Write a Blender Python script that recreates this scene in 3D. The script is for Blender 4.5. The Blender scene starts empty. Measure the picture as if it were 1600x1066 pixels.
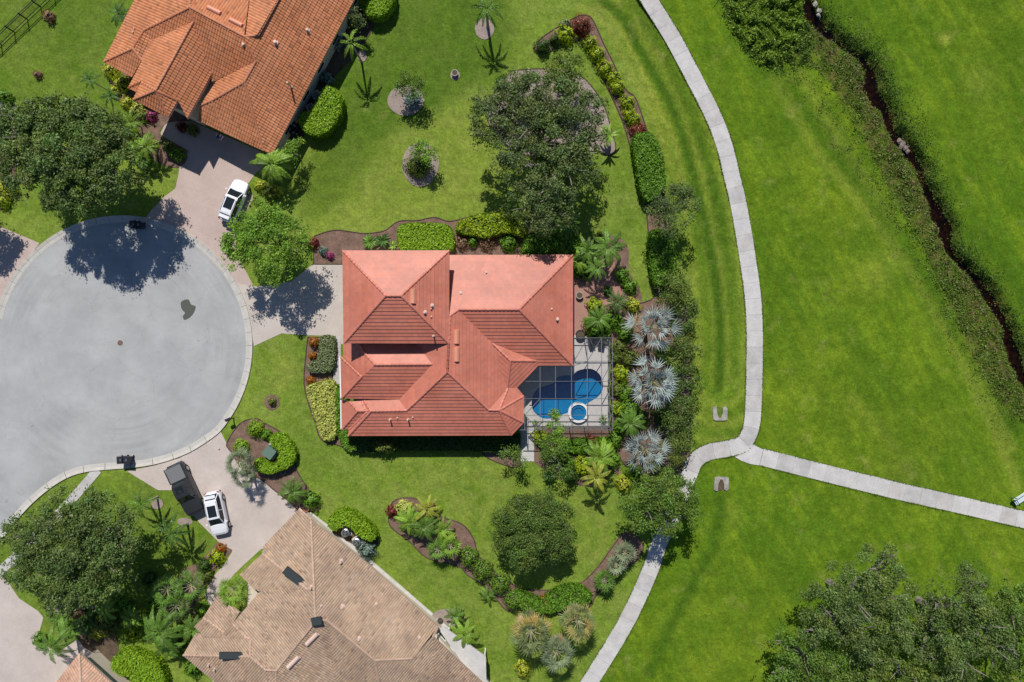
import bpy, bmesh, math, random
import numpy as np
from mathutils import Vector, Matrix
random.seed(7)
RNG = np.random.default_rng(7)
SC = bpy.context.scene
C = SC.collection
H = 71.0                                   # flying height of the camera above the ground, metres
PX = 15.0                                  # photograph pixels per metre on the ground
# ------------------------------------------------------------------ camera, sky, sun, exposure
cam = bpy.data.cameras.new('camera'); co = bpy.data.objects.new('camera', cam); C.objects.link(co)
cam.sensor_width = 36.0; cam.lens = 36.0 * H / (1600 / PX); cam.clip_end = 2000.0; cam.clip_start = 0.5
co.location = (0, 0, H); co.rotation_euler = (0, 0, 0); SC.camera = co
SUN_EL = math.radians(49.5); SH = Vector((0.155, -0.988, 0)).normalized()     # direction shadows fall on the ground
wd = bpy.data.worlds.new('World'); SC.world = wd; wd.use_nodes = True
wn = wd.node_tree.nodes; wl = wd.node_tree.links
sky = wn.new('ShaderNodeTexSky'); sky.sky_type = 'NISHITA'; sky.sun_disc = False
sky.sun_elevation = SUN_EL; sky.sun_rotation = math.atan2(-SH.x, -SH.y)
sky.air_density = 1.0; sky.dust_density = 0.6; sky.ozone_density = 8.0
wl.new(sky.outputs[0], wn['Background'].inputs[0]); wn['Background'].inputs[1].default_value = 0.072
sl = bpy.data.lights.new('sun', 'SUN'); so = bpy.data.objects.new('sun', sl); C.objects.link(so)
sl.energy = 4.5; sl.angle = math.radians(0.53); sl.color = (1.0, 0.955, 0.89)
sd = Vector((SH.x * math.cos(SUN_EL), SH.y * math.cos(SUN_EL), -math.sin(SUN_EL)))
so.rotation_euler = sd.to_track_quat('-Z', 'Y').to_euler(); so.location = (0, 30, 60)
SC.view_settings.view_transform = 'Standard'; SC.view_settings.look = 'None'
SC.view_settings.exposure = 0.0; SC.view_settings.gamma = 1.0; SC.view_settings.use_curve_mapping = False

# ------------------------------------------------------------------ helpers
def W(px, py, z=0.0):
    k = (H - z) / H / PX
    return Vector(((px - 800) * k, (533 - py) * k, z))
def tag(o, label=None, cat=None, group=None, kind=None):
    if label: o['label'] = label
    if cat: o['category'] = cat
    if group: o['group'] = group
    if kind: o['kind'] = kind
    return o
def empty(name, loc, label, cat, group=None, rz=0.0):
    o = bpy.data.objects.new(name, None); C.objects.link(o); o.location = loc; o.rotation_euler = (0, 0, rz)
    o.empty_display_size = 0.3
    return tag(o, label, cat, group)
def link(name, me, mats, parent=None):
    if not isinstance(mats, (list, tuple)): mats = [mats]
    for m in mats:
        if len(me.materials) < len(mats): me.materials.append(m)
    o = bpy.data.objects.new(name, me); C.objects.link(o)
    if parent is not None:
        o.parent = parent
    return o
def inst(src, parent, loc=(0, 0, 0), rot=(0, 0, 0), scale=(1, 1, 1), name=None):
    o = src.copy(); C.objects.link(o); o.parent = parent; o.location = loc; o.rotation_euler = rot; o.scale = scale
    return o
class MB:
    """collects polygons; build() links them as one mesh object"""
    def __init__(s): s.v = []; s.f = []; s.m = []; s.c = []
    def poly(s, pts, m=0, c=None):
        i = len(s.v); s.v.extend([tuple(p) for p in pts]); s.f.append(tuple(range(i, i + len(pts)))); s.m.append(m)
        s.c.append(c)
    def box(s, c, d, rz=0.0, m=0):
        cx, cy, cz = c; hx, hy, hz = d[0] / 2, d[1] / 2, d[2] / 2; ca, sa = math.cos(rz), math.sin(rz)
        P = []
        for z in (-hz, hz):
            for x, y in ((-hx, -hy), (hx, -hy), (hx, hy), (-hx, hy)):
                P.append((cx + x * ca - y * sa, cy + x * sa + y * ca, cz + z))
        for q in ((3, 2, 1, 0), (4, 5, 6, 7), (0, 1, 5, 4), (1, 2, 6, 5), (2, 3, 7, 6), (3, 0, 4, 7)):
            s.poly([P[k] for k in q], m)
    def bar(s, a, b, w, h, m=0):
        a = Vector(a); b = Vector(b); d = (b - a)
        if d.length < 1e-6: return
        d.normalize(); up = Vector((0, 0, 1)) if abs(d.z) < .9 else Vector((1, 0, 0))
        r = d.cross(up).normalized() * w / 2; u = r.cross(d).normalized() * h / 2
        A = [a - r - u, a + r - u, a + r + u, a - r + u]; B = [b - r - u, b + r - u, b + r + u, b - r + u]
        s.poly(A[::-1], m); s.poly(B, m)
        for k in range(4): s.poly([A[k], A[(k + 1) % 4], B[(k + 1) % 4], B[k]], m)
    def tube(s, pts, rad, n=6, m=0, cap=True):
        pts = [Vector(p) for p in pts]; rings = []
        for i, p in enumerate(pts):
            d = (pts[min(i + 1, len(pts) - 1)] - pts[max(i - 1, 0)])
            if d.length < 1e-6: d = Vector((0, 0, 1))
            d.normalize(); ref = Vector((1, 0, 0)) if abs(d.x) < .8 else Vector((0, 1, 0))
            a = d.cross(ref).normalized(); b = d.cross(a).normalized()
            r = rad[i] if isinstance(rad, (list, tuple)) else rad
            rings.append([p + (a * math.cos(t) + b * math.sin(t)) * r for t in [2 * math.pi * k / n for k in range(n)]])
        for i in range(len(rings) - 1):
            for k in range(n):
                s.poly([rings[i][k], rings[i + 1][k], rings[i + 1][(k + 1) % n], rings[i][(k + 1) % n]], m)
        if cap: s.poly(rings[-1], m); s.poly(rings[0][::-1], m)
    def lathe(s, c, prof, n=16, m=0):
        cx, cy, cz = c; R = []
        for r, z in prof: R.append([(cx + r * math.cos(2 * math.pi * k / n), cy + r * math.sin(2 * math.pi * k / n), cz + z) for k in range(n)])
        for i in range(len(R) - 1):
            for k in range(n): s.poly([R[i][k], R[i][(k + 1) % n], R[i + 1][(k + 1) % n], R[i + 1][k]], m)
        s.poly(R[-1], m); s.poly(R[0][::-1], m)
    def prism(s, pts, z0, z1, m=0, ms=None):
        n = len(pts); ar = sum(pts[i][0] * pts[(i + 1) % n][1] - pts[(i + 1) % n][0] * pts[i][1] for i in range(n))
        if ar < 0: pts = pts[::-1]
        ms = m if ms is None else ms
        s.poly([(p[0], p[1], z1) for p in pts], m); s.poly([(p[0], p[1], z0) for p in pts][::-1], m)
        for i in range(n):
            a = pts[i]; b = pts[(i + 1) % n]
            s.poly([(a[0], a[1], z0), (b[0], b[1], z0), (b[0], b[1], z1), (a[0], a[1], z1)], ms)
    def build(s, name, mats, parent=None, smooth=False):
        me = bpy.data.meshes.new(name); me.from_pydata(s.v, [], s.f)
        if not isinstance(mats, (list, tuple)): mats = [mats]
        for m in mats: me.materials.append(m)
        if len(mats) > 1: me.polygons.foreach_set('material_index', s.m)
        if smooth: me.polygons.foreach_set('use_smooth', [True] * len(s.f))
        if any(c is not None for c in s.c):
            at = me.color_attributes.new('Col', 'FLOAT_COLOR', 'CORNER'); L = []
            for f, c in zip(s.f, s.c):
                c = c or (1, 1, 1); L.extend([c[0], c[1], c[2], 1.0] * len(f))
            at.data.foreach_set('color', L)
        me.update()
        o = bpy.data.objects.new(name, me); C.objects.link(o)
        if parent is not None:
            o.parent = parent
            if parent.name in WORLDP: o.matrix_parent_inverse = Matrix.Translation(-parent.location)
        return o
WORLDP = set()          # things whose parts are modelled in world coordinates
def smooth(pts, n=5, closed=True):
    out = []; N = len(pts)
    rng = range(N) if closed else range(N - 1)
    for i in rng:
        g = (lambda k: pts[k % N]) if closed else (lambda k: pts[min(max(k, 0), N - 1)])
        p0, p1, p2, p3 = g(i - 1), g(i), g(i + 1), g(i + 2)
        for k in range(n):
            t = k / n
            out.append(tuple(.5 * ((2 * p1[j]) + (-p0[j] + p2[j]) * t + (2 * p0[j] - 5 * p1[j] + 4 * p2[j] - p3[j]) * t * t + (-p0[j] + 3 * p1[j] - 3 * p2[j] + p3[j]) * t ** 3) for j in (0, 1)))
    if not closed: out.append(tuple(pts[-1][:2]))
    return out
def wob(pts, a, seed=0):
    r = random.Random(seed); return [(p[0] + r.uniform(-a, a), p[1] + r.uniform(-a, a)) for p in pts]
def ell(cx, cy, rx, ry, n=20, a=0.0):
    return [(cx + rx * math.cos(2 * math.pi * k / n + a), cy + ry * math.sin(2 * math.pi * k / n + a)) for k in range(n)]
def inpoly(X, Y, poly):
    r = np.zeros(X.shape, bool); n = len(poly)
    for i in range(n):
        x0, y0 = poly[i][0], poly[i][1]; x1, y1 = poly[(i + 1) % n][0], poly[(i + 1) % n][1]
        if y0 == y1: continue
        c = ((y0 > Y) != (y1 > Y)) & (X < (x1 - x0) * (Y - y0) / (y1 - y0) + x0)
        r ^= c
    return r
def dline(X, Y, pts):
    d = np.full(X.shape, 1e9)
    for (x0, y0), (x1, y1) in zip(pts[:-1], pts[1:]):
        dx, dy = x1 - x0, y1 - y0; L = dx * dx + dy * dy + 1e-9
        t = np.clip(((X - x0) * dx + (Y - y0) * dy) / L, 0, 1)
        d = np.minimum(d, np.hypot(X - x0 - t * dx, Y - y0 - t * dy))
    return d
def sheet(name, ppx, z, mat, kind='structure', parent=None, thick=0.0):
    P = [W(p[0], p[1]) for p in ppx]; mb = MB()
    if thick > 0: mb.prism([(p.x, p.y) for p in P], z - thick, z)
    else:
        ar = sum(P[i].x * P[(i + 1) % len(P)].y - P[(i + 1) % len(P)].x * P[i].y for i in range(len(P)))
        if ar < 0: P = P[::-1]
        mb.poly([(p.x, p.y, z) for p in P])
    o = mb.build(name, mat, parent)
    if kind: o['kind'] = kind
    return o

# ------------------------------------------------------------------ materials
def mat(name, col, rough=.7, spec=.3, metal=0.0):
    m = bpy.data.materials.new(name); m.use_nodes = True; b = m.node_tree.nodes['Principled BSDF']
    b.inputs['Base Color'].default_value = (*col, 1); b.inputs['Roughness'].default_value = rough
    b.inputs['Specular IOR Level'].default_value = spec; b.inputs['Metallic'].default_value = metal
    return m
class NT:
    def __init__(s, m): s.m = m; s.n = m.node_tree.nodes; s.l = m.node_tree.links; s.b = s.n['Principled BSDF']
    def new(s, t, **k):
        x = s.n.new(t)
        for a, v in k.items(): setattr(x, a, v)
        return x
    def val(s, x, sock):
        if hasattr(x, 'is_output') or isinstance(x, bpy.types.NodeSocket): s.l.new(x, sock)
        else: sock.default_value = x
    def coord(s, scale=(1, 1, 1), rot=(0, 0, 0), loc=(0, 0, 0)):
        g = s.new('ShaderNodeTexCoord'); mp = s.new('ShaderNodeMapping'); s.l.new(g.outputs['Object'], mp.inputs[0])
        mp.inputs['Rotation'].default_value = rot; mp.inputs['Location'].default_value = loc
        if scale == (1, 1, 1): return mp.outputs[0]
        m2 = s.new('ShaderNodeMapping'); s.l.new(mp.outputs[0], m2.inputs[0]); m2.inputs['Scale'].default_value = scale
        return m2.outputs[0]
    def noise(s, vec, sc, det=4, rough=.55, dist=0):
        t = s.new('ShaderNodeTexNoise'); s.l.new(vec, t.inputs['Vector']); t.inputs['Scale'].default_value = sc
        t.inputs['Detail'].default_value = det; t.inputs['Roughness'].default_value = rough; t.inputs['Distortion'].default_value = dist
        return t.outputs['Fac']
    def ramp(s, f, stops):
        r = s.new('ShaderNodeValToRGB'); s.l.new(f, r.inputs[0]); e = r.color_ramp.elements
        while len(e) < len(stops): e.new(.5)
        for q, (p, c) in zip(e, stops):
            q.position = p; q.color = (*c, 1) if isinstance(c, (tuple, list)) else (c, c, c, 1)
        return r.outputs[0]
    def mix(s, f, a, b, mode='MIX'):
        x = s.new('ShaderNodeMix', data_type='RGBA', blend_type=mode); s.val(f, x.inputs[0])
        for v, i in ((a, 6), (b, 7)):
            if isinstance(v, (tuple, list)): x.inputs[i].default_value = (*v, 1)
            else: s.val(v, x.inputs[i])
        return x.outputs[2]
    def math(s, op, a, b=0.0):
        x = s.new('ShaderNodeMath', operation=op); s.val(a, x.inputs[0]); s.val(b, x.inputs[1]); return x.outputs[0]
    def col(s, c): s.l.new(c, s.b.inputs['Base Color'])
    def bump(s, h, st=.5, d=.05):
        x = s.new('ShaderNodeBump'); x.inputs['Strength'].default_value = st; x.inputs['Distance'].default_value = d
        s.l.new(h, x.inputs['Height']); s.l.new(x.outputs[0], s.b.inputs['Normal'])
def noisy(name, c0, c1, sc=3.0, fine=30.0, rough=.85, spec=.2, bump=.3, bd=.02, famt=.35):
    m = mat(name, c0, rough, spec); t = NT(m); v = t.coord()
    a = t.mix(t.ramp(t.noise(v, sc, 5), [(.3, 0.0), (.7, 1.0)]), c0, c1)
    f = t.noise(v, fine, 3, .7); a = t.mix(famt, a, t.ramp(f, [(.25, .25), (.75, 1.0)]), 'MULTIPLY')
    t.col(a)
    if bump: t.bump(f, bump, bd)
    return m
def leafmat(name, rough=.5, trans=.28, spec=.3):
    m = mat(name, (.1, .2, .05), rough, spec); t = NT(m)
    at = t.new('ShaderNodeAttribute', attribute_name='Col')
    oi = t.new('ShaderNodeObjectInfo')
    t.col(at.outputs[0])
    tr = t.new('ShaderNodeBsdfTranslucent'); c2 = t.mix(1.0, at.outputs[0], (.9, 1.1, .35), 'MULTIPLY'); t.l.new(c2, tr.inputs[0])
    mx = t.new('ShaderNodeMixShader'); mx.inputs[0].default_value = trans
    t.l.new(t.b.outputs[0], mx.inputs[1]); t.l.new(tr.outputs[0], mx.inputs[2])
    t.l.new(mx.outputs[0], t.n['Material Output'].inputs[0])
    return m
def frondmat(name, c0, c1, trans=.25, rough=.45, spec=.35, tip=None):
    m = mat(name, c0, rough, spec); t = NT(m); v = t.coord()
    a = t.mix(t.ramp(t.noise(v, 4.5, 4), [(.38, 0.0), (.62, 1.0)]), c0, c1)
    oi = t.new('ShaderNodeObjectInfo')
    a = t.mix(1.0, a, t.ramp(oi.outputs['Random'], [(0.0, .62), (1.0, 1.3)]), 'MULTIPLY')
    if tip:
        a = t.mix(t.ramp(oi.outputs['Random'], [(.6, 0.0), (.9, 1.0)]), a, tip)
    t.col(a)
    tr = t.new('ShaderNodeBsdfTranslucent'); t.l.new(a, tr.inputs[0])
    mx = t.new('ShaderNodeMixShader'); mx.inputs[0].default_value = trans
    t.l.new(t.b.outputs[0], mx.inputs[1]); t.l.new(tr.outputs[0], mx.inputs[2])
    t.l.new(mx.outputs[0], t.n['Material Output'].inputs[0])
    return m
M = {}
M['leaf'] = leafmat('leaf'); M['glossleaf'] = leafmat('glossy_leaf', .32, .2, .5)
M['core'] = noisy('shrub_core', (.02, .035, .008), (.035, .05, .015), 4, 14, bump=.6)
M['bark'] = noisy('bark', (.20, .17, .14), (.33, .30, .26), 2, 18, bump=.6, bd=.03)
M['palmbark'] = noisy('palm_trunk_bark', (.30, .27, .23), (.42, .39, .34), 3, 20, bump=.5)
M['mulch'] = noisy('mulch', (.20, .125, .095), (.33, .215, .165), 1.2, 9, .95, .1, .9, .05, .75)
M['mulch_pale'] = noisy('pale_mulch', (.34, .27, .23), (.46, .38, .33), 1.2, 9, .95, .1, .9, .05, .6)
M['soil'] = noisy('soil', (.10, .075, .05), (.18, .13, .09), 1.5, 9, .95, .1, .9, .05, .6)
M['concrete'] = noisy('path_concrete', (.52, .50, .48), (.62, .60, .575), .8, 12, .85, .2, .15, .01, .12)
M['curb'] = noisy('curb_concrete', (.50, .47, .42), (.62, .585, .525), 1.5, 20, .85, .2, .15, .01, .2)
M['gutter_pan'] = noisy('gutter_pan_concrete', (.49, .47, .43), (.59, .565, .52), 1.2, 20, .85, .2, .15, .01, .2)
M['deck'] = noisy('pool_deck_finish', (.50, .47, .45), (.58, .55, .52), 2, 40, .8, .2, .1, .01, .15)
M['stucco'] = noisy('cream_stucco', (.60, .53, .42), (.66, .59, .48), 1, 60, .9, .15, .3, .01, .15)
M['white'] = mat('white_paint', (.78, .78, .77), .45)
M['fascia_red'] = mat('coral_fascia', (.55, .30, .25), .6)
M['fascia_tan'] = mat('tan_fascia', (.50, .38, .30), .6)
M['glass_dark'] = mat('dark_glass', (.015, .02, .025), .06, .6)
M['skylight'] = mat('skylight_glass', (.05, .06, .06), .12, .6)
M['blackplastic'] = mat('black_plastic', (.025, .028, .035), .45)
M['rubber'] = mat('rubber', (.02, .02, .02), .8)
M['metal'] = mat('grey_metal', (.45, .46, .47), .35, .5, .8)
M['bronze'] = mat('bronze_aluminium', (.16, .165, .17), .45, .4, .2)
M['alu'] = mat('pale_aluminium', (.22, .23, .24), .4, .4, .2)
M['carwhite'] = mat('white_car_paint', (.78, .79, .82), .25, .5)
M['cargrey'] = mat('dark_grey_car_paint', (.028, .031, .035), .25, .6)
M['chrome'] = mat('chrome', (.7, .7, .72), .15, .5, 1.0)
M['lampglass'] = mat('lamp_glass', (.6, .62, .65), .15, .6)
M['redlamp'] = mat('red_lamp_glass', (.4, .01, .01), .2, .6)
M['greenbox'] = mat('green_enamel', (.12, .19, .15), .45)
M['terracotta'] = mat('terracotta', (.42, .17, .10), .8)
M['stone'] = noisy('stone', (.30, .28, .25), (.48, .45, .41), 4, 20, bump=.7, bd=.04)
M['fence'] = mat('black_fence_metal', (.02, .025, .03), .5)
M['iron'] = noisy('manhole_iron', (.16, .11, .10), (.22, .16, .14), 6, 40)
M['benchgreen'] = mat('bench_green', (.03, .10, .07), .4)
M['benchwhite'] = mat('pale_board', (.62, .70, .72), .5)

def m_grass():
    m = mat('grass', (.1, .2, .03), .95, .02); t = NT(m); v = t.coord()
    at = t.new('ShaderNodeAttribute', attribute_name='Z'); sp = t.new('ShaderNodeSeparateColor'); t.l.new(at.outputs['Color'], sp.inputs[0])
    field, dry, dark = sp.outputs[0], sp.outputs[1], sp.outputs[2]
    soil = at.outputs['Alpha']
    big = t.ramp(t.noise(v, .085, 5, .65, .6), [(.38, 0.0), (.62, 1.0)])
    med = t.ramp(t.noise(v, .38, 6, .7), [(.40, 0.0), (.60, 1.0)])
    lawn = t.mix(big, (.115, .195, .020), (.185, .265, .034)); lawn = t.mix(t.math('MULTIPLY', med, .6), lawn, (.195, .245, .050))
    st = t.coord((.16, .9, 1), (0, 0, math.radians(63)))
    mow = t.ramp(t.noise(st, 1.3, 6, .68), [(.40, 0.0), (.60, 1.0)])
    fl = t.mix(big, (.075, .150, .009), (.140, .235, .014)); fl = t.mix(t.math('MULTIPLY', mow, .6), fl, (.185, .255, .016))
    mow2 = t.ramp(t.noise(t.coord((.05, .55, 1), (0, 0, math.radians(60)), (3, 8, 0)), 1.3, 5, .62), [(.44, 0.0), (.56, 1.0)]); fl = t.mix(t.math('MULTIPLY', mow2, .6), fl, (.070, .150, .012))
    vast = t.ramp(t.noise(t.coord(loc=(70, 70, 0)), .045, 4, .6), [(.42, 0.0), (.60, 1.0)]); fl = t.mix(t.math('MULTIPLY', vast, .4), fl, (.185, .245, .018))
    med2 = t.ramp(t.noise(t.coord(loc=(31, 7, 0)), .25, 7, .72), [(.43, 0.0), (.57, 1.0)])
    fl = t.mix(t.math('MULTIPLY', med2, .6), fl, (.068, .138, .008))
    c = t.mix(field, lawn, fl)
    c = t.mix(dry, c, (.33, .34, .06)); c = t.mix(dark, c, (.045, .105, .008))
    pt = t.ramp(t.noise(t.coord(loc=(5, 90, 0)), .33, 7, .72), [(.57, 0.0), (.68, 1.0)]); c = t.mix(t.math('MULTIPLY', pt, .38), c, (.25, .25, .07))
    pt2 = t.ramp(t.noise(t.coord(loc=(55, 20, 0)), .7, 7, .75), [(.56, 0.0), (.70, 1.0)]); c = t.mix(t.math('MULTIPLY', pt2, .45), c, (.052, .12, .010))
    g0 = t.noise(v, 1.1, 6, .75); c = t.mix(.7, c, t.ramp(g0, [(.34, .66), (.66, 1.34)]), 'MULTIPLY')
    g = t.noise(v, 3.4, 6, .8); c = t.mix(.6, c, t.ramp(g, [(.34, .58), (.66, 1.42)]), 'MULTIPLY')
    g2 = t.noise(t.coord((1, .45, 1), (0, 0, .5)), 11.0, 3, .75); c = t.mix(.6, c, t.ramp(g2, [(.3, .55), (.7, 1.45)]), 'MULTIPLY')
    c = t.mix(soil, c, t.mix(t.ramp(t.noise(v, 2.2, 4, .7), [(.42, 0.0), (.6, 1.0)]), (.03, .022, .013), (.15, .10, .045)))
    t.col(c); t.bump(g, .55, .12)
    return m
M['grass'] = m_grass()
def m_asphalt():
    m = mat('asphalt', (.4, .4, .4), .9, .15); t = NT(m); v = t.coord()
    c = t.mix(t.ramp(t.noise(v, .22, 5, .6), [(.3, 0.0), (.7, 1.0)]), (.365, .368, .365), (.43, .432, .425))
    # faint tyre arcs round the turning circle
    ctr = W(192, 540); g = t.new('ShaderNodeTexCoord'); sub = t.new('ShaderNodeVectorMath', operation='SUBTRACT'); t.l.new(g.outputs['Object'], sub.inputs[0]); sub.inputs[1].default_value = (ctr.x, ctr.y, 0)
    ln = t.new('ShaderNodeVectorMath', operation='LENGTH'); t.l.new(sub.outputs[0], ln.inputs[0])
    cb = t.new('ShaderNodeCombineXYZ'); t.l.new(ln.outputs['Value'], cb.inputs[0])
    sc = t.new('ShaderNodeVectorMath', operation='ADD'); w = t.new('ShaderNodeVectorMath', operation='SCALE'); t.l.new(v, w.inputs[0]); w.inputs['Scale'].default_value = .06
    t.l.new(cb.outputs[0], sc.inputs[0]); t.l.new(w.outputs[0], sc.inputs[1])
    r = t.ramp(t.noise(sc.outputs[0], 1.8, 3, .5), [(.40, .88), (.55, 1.0)])
    msk = t.ramp(t.noise(v, .12, 3), [(.45, 0.0), (.6, .8)])
    far = t.ramp(t.math('DIVIDE', ln.outputs['Value'], 14.0), [(.38, 0.0), (.6, 1.0)])
    msk = t.math('MULTIPLY', msk, far)
    c = t.mix(msk, c, t.mix(1.0, c, r, 'MULTIPLY'))
    f = t.noise(v, 9, 3, .8); c = t.mix(.4, c, t.ramp(f, [(.2, .78), (.8, 1.12)]), 'MULTIPLY')
    # hairline cracks
    vo = t.new('ShaderNodeTexVoronoi', feature='DISTANCE_TO_EDGE'); vo.inputs['Scale'].default_value = .16
    dv = t.new('ShaderNodeVectorMath', operation='SCALE'); nz = t.new('ShaderNodeTexNoise'); nz.inputs['Scale'].default_value = .8; t.l.new(v, nz.inputs['Vector'])
    t.l.new(nz.outputs['Color'], dv.inputs[0]); dv.inputs['Scale'].default_value = 1.6
    ad = t.new('ShaderNodeVectorMath', operation='ADD'); t.l.new(v, ad.inputs[0]); t.l.new(dv.outputs[0], ad.inputs[1]); t.l.new(ad.outputs[0], vo.inputs['Vector'])
    ck = t.ramp(vo.outputs['Distance'], [(0.0, .74), (.004, 1.0)]); sp_ = t.ramp(t.noise(t.coord(loc=(3, 44, 0)), 2.2, 5, .75), [(.62, 1.0), (.74, .72)]); c = t.mix(1.0, c, sp_, 'MULTIPLY'); bl = t.ramp(t.noise(t.coord(loc=(13, 4, 0)), .35, 6, .7), [(.35, .90), (.65, 1.05)]); c = t.mix(1.0, c, bl, 'MULTIPLY'); c = t.mix(.75, c, t.mix(1.0, c, ck, 'MULTIPLY'))
    t.col(c); t.bump(f, .2, .01); return m
M['asphalt'] = m_asphalt()
def m_pavers(name, c0, c1, rz, scale=4.0, con=.5):
    m = mat(name, c0, .85, .2); t = NT(m); v = t.coord(rot=(0, 0, rz))
    br = t.new('ShaderNodeTexBrick'); t.l.new(v, br.inputs['Vector']); br.inputs['Scale'].default_value = scale
    br.inputs['Color1'].default_value = (*c0, 1); br.inputs['Color2'].default_value = (*c1, 1)
    br.inputs['Mortar'].default_value = (c0[0] * con, c0[1] * con, c0[2] * con, 1); br.inputs['Mortar Size'].default_value = .02
    c = t.mix(.55, br.outputs[0], t.mix(t.ramp(t.noise(v, .5, 5, .65), [(.3, 0.0), (.7, 1.0)]), c0, c1))
    c = t.mix(.5, c, t.ramp(t.noise(v, .25, 4, .7), [(.3, .82), (.7, 1.1)]), 'MULTIPLY')
    f = t.noise(v, 8, 3, .8); c = t.mix(.4, c, t.ramp(f, [(.2, .75), (.8, 1.15)]), 'MULTIPLY')
    t.col(c); t.bump(br.outputs['Fac'], -.2, .01); return m
M['pav_a'] = m_pavers('pink_pavers', (.50, .385, .335), (.56, .45, .40), .4)
M['pav_b'] = m_pavers('sand_pavers', (.52, .46, .41), (.57, .51, .45), 0)
M['pav_c'] = m_pavers('pale_pavers', (.52, .445, .40), (.59, .52, .47), .7)
M['pav_red'] = m_pavers('red_patio_pavers', (.36, .19, .15), (.44, .25, .20), .1)
def m_tile(name, a, b, stain, rough=.6, samt=.5, percol=True):
    m = mat(name, a, rough, .35); t = NT(m); v = t.coord()
    at = t.new('ShaderNodeAttribute', attribute_name='Col')
    c = t.mix(t.ramp(t.noise(v, .35, 5, .65), [(.3, 0.0), (.7, 1.0)]), a, b)
    if percol: c = t.mix(1.0, c, at.outputs[0], 'MULTIPLY')
    s = t.ramp(t.noise(t.coord(loc=(9, 3, 1)), .5, 7, .78), [(.47, 0.0), (.66, 1.0)])
    big_ = t.ramp(t.noise(t.coord(loc=(1, 60, 2)), .16, 4, .6), [(.38, .90), (.62, 1.07)]); c = t.mix(1.0, c, big_, 'MULTIPLY'); c = t.mix(t.math('MULTIPLY', s, samt), c, stain)
    f = t.noise(v, 7, 4, .8); c = t.mix(.35, c, t.ramp(f, [(.2, .7), (.8, 1.15)]), 'MULTIPLY')
    t.col(c); t.bump(f, .15, .01); return m
M['tile_red'] = m_tile('coral_flat_tile', (.52, .165, .105), (.58, .205, .14), (.37, .125, .085), .5, .4)
M['vent_red'] = m_tile('coral_vent', (.66, .27, .17), (.70, .31, .2), (.45, .15, .12), .5, .2, False)
M['vent_tan'] = m_tile('tan_vent', (.64, .46, .38), (.70, .52, .44), (.45, .31, .24), .5, .2, False)
M['tile_orange'] = m_tile('orange_barrel_tile', (.52, .185, .075), (.60, .25, .12), (.42, .16, .07), .7, .45)
M['tile_tan'] = m_tile('tan_barrel_tile', (.40, .275, .185), (.48, .345, .24), (.24, .17, .125), .75, .65)
M['tile_salmon'] = m_tile('salmon_barrel_tile', (.54, .32, .21), (.60, .38, .27), (.30, .18, .13), .75, .6)
M['cap_red'] = m_tile('coral_ridge_tile', (.60, .20, .14), (.64, .24, .17), (.45, .15, .12), .5, .3)
M['cap_orange'] = m_tile('orange_ridge_tile', (.54, .20, .10), (.60, .26, .15), (.45, .17, .09), .7, .3)
M['cap_tan'] = m_tile('tan_ridge_tile', (.50, .33, .24), (.56, .39, .29), (.45, .31, .24), .7, .3)
def m_water(name, tint, rough=.03, bumps=6.0, st=.08):
    m = bpy.data.materials.new(name); m.use_nodes = True; n = m.node_tree.nodes; l = m.node_tree.links; n.remove(n['Principled BSDF'])
    tr = n.new('ShaderNodeBsdfTransparent'); tr.inputs[0].default_value = (*tint, 1); gl = n.new('ShaderNodeBsdfGlossy'); gl.inputs['Roughness'].default_value = rough
    fr = n.new('ShaderNodeFresnel'); fr.inputs[0].default_value = 1.33; mx = n.new('ShaderNodeMixShader')
    nz = n.new('ShaderNodeTexNoise'); nz.inputs['Scale'].default_value = bumps; bu = n.new('ShaderNodeBump'); bu.inputs['Strength'].default_value = st; bu.inputs['Distance'].default_value = .1
    tc = n.new('ShaderNodeTexCoord'); l.new(tc.outputs['Object'], nz.inputs['Vector']); l.new(nz.outputs['Fac'], bu.inputs['Height']); l.new(bu.outputs[0], fr.inputs['Normal']); l.new(bu.outputs[0], gl.inputs['Normal'])
    l.new(fr.outputs[0], mx.inputs[0]); l.new(tr.outputs[0], mx.inputs[1]); l.new(gl.outputs[0], mx.inputs[2]); l.new(mx.outputs[0], n['Material Output'].inputs[0]); return m
M['poolwater'] = m_water('pool_water', (.45, .85, .93))
M['ditchwater'] = m_water('ditch_water', (.34, .24, .14), .10, 3, .25)
M['poolfinish'] = noisy('pool_finish', (.005, .22, .44), (.01, .28, .52), 1.5, 10, .6, .3, .2, .02, .3)
def m_screen():
    m = bpy.data.materials.new('insect_screen'); m.use_nodes = True; n = m.node_tree.nodes; l = m.node_tree.links; b = n['Principled BSDF']
    b.inputs['Base Color'].default_value = (.10, .105, .11, 1); b.inputs['Roughness'].default_value = .7
    tr = n.new('ShaderNodeBsdfTransparent'); mx = n.new('ShaderNodeMixShader'); mx.inputs[0].default_value = .08
    l.new(tr.outputs[0], mx.inputs[1]); l.new(b.outputs[0], mx.inputs[2]); l.new(mx.outputs[0], n['Material Output'].inputs[0]); return m
M['screen'] = m_screen()

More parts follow.
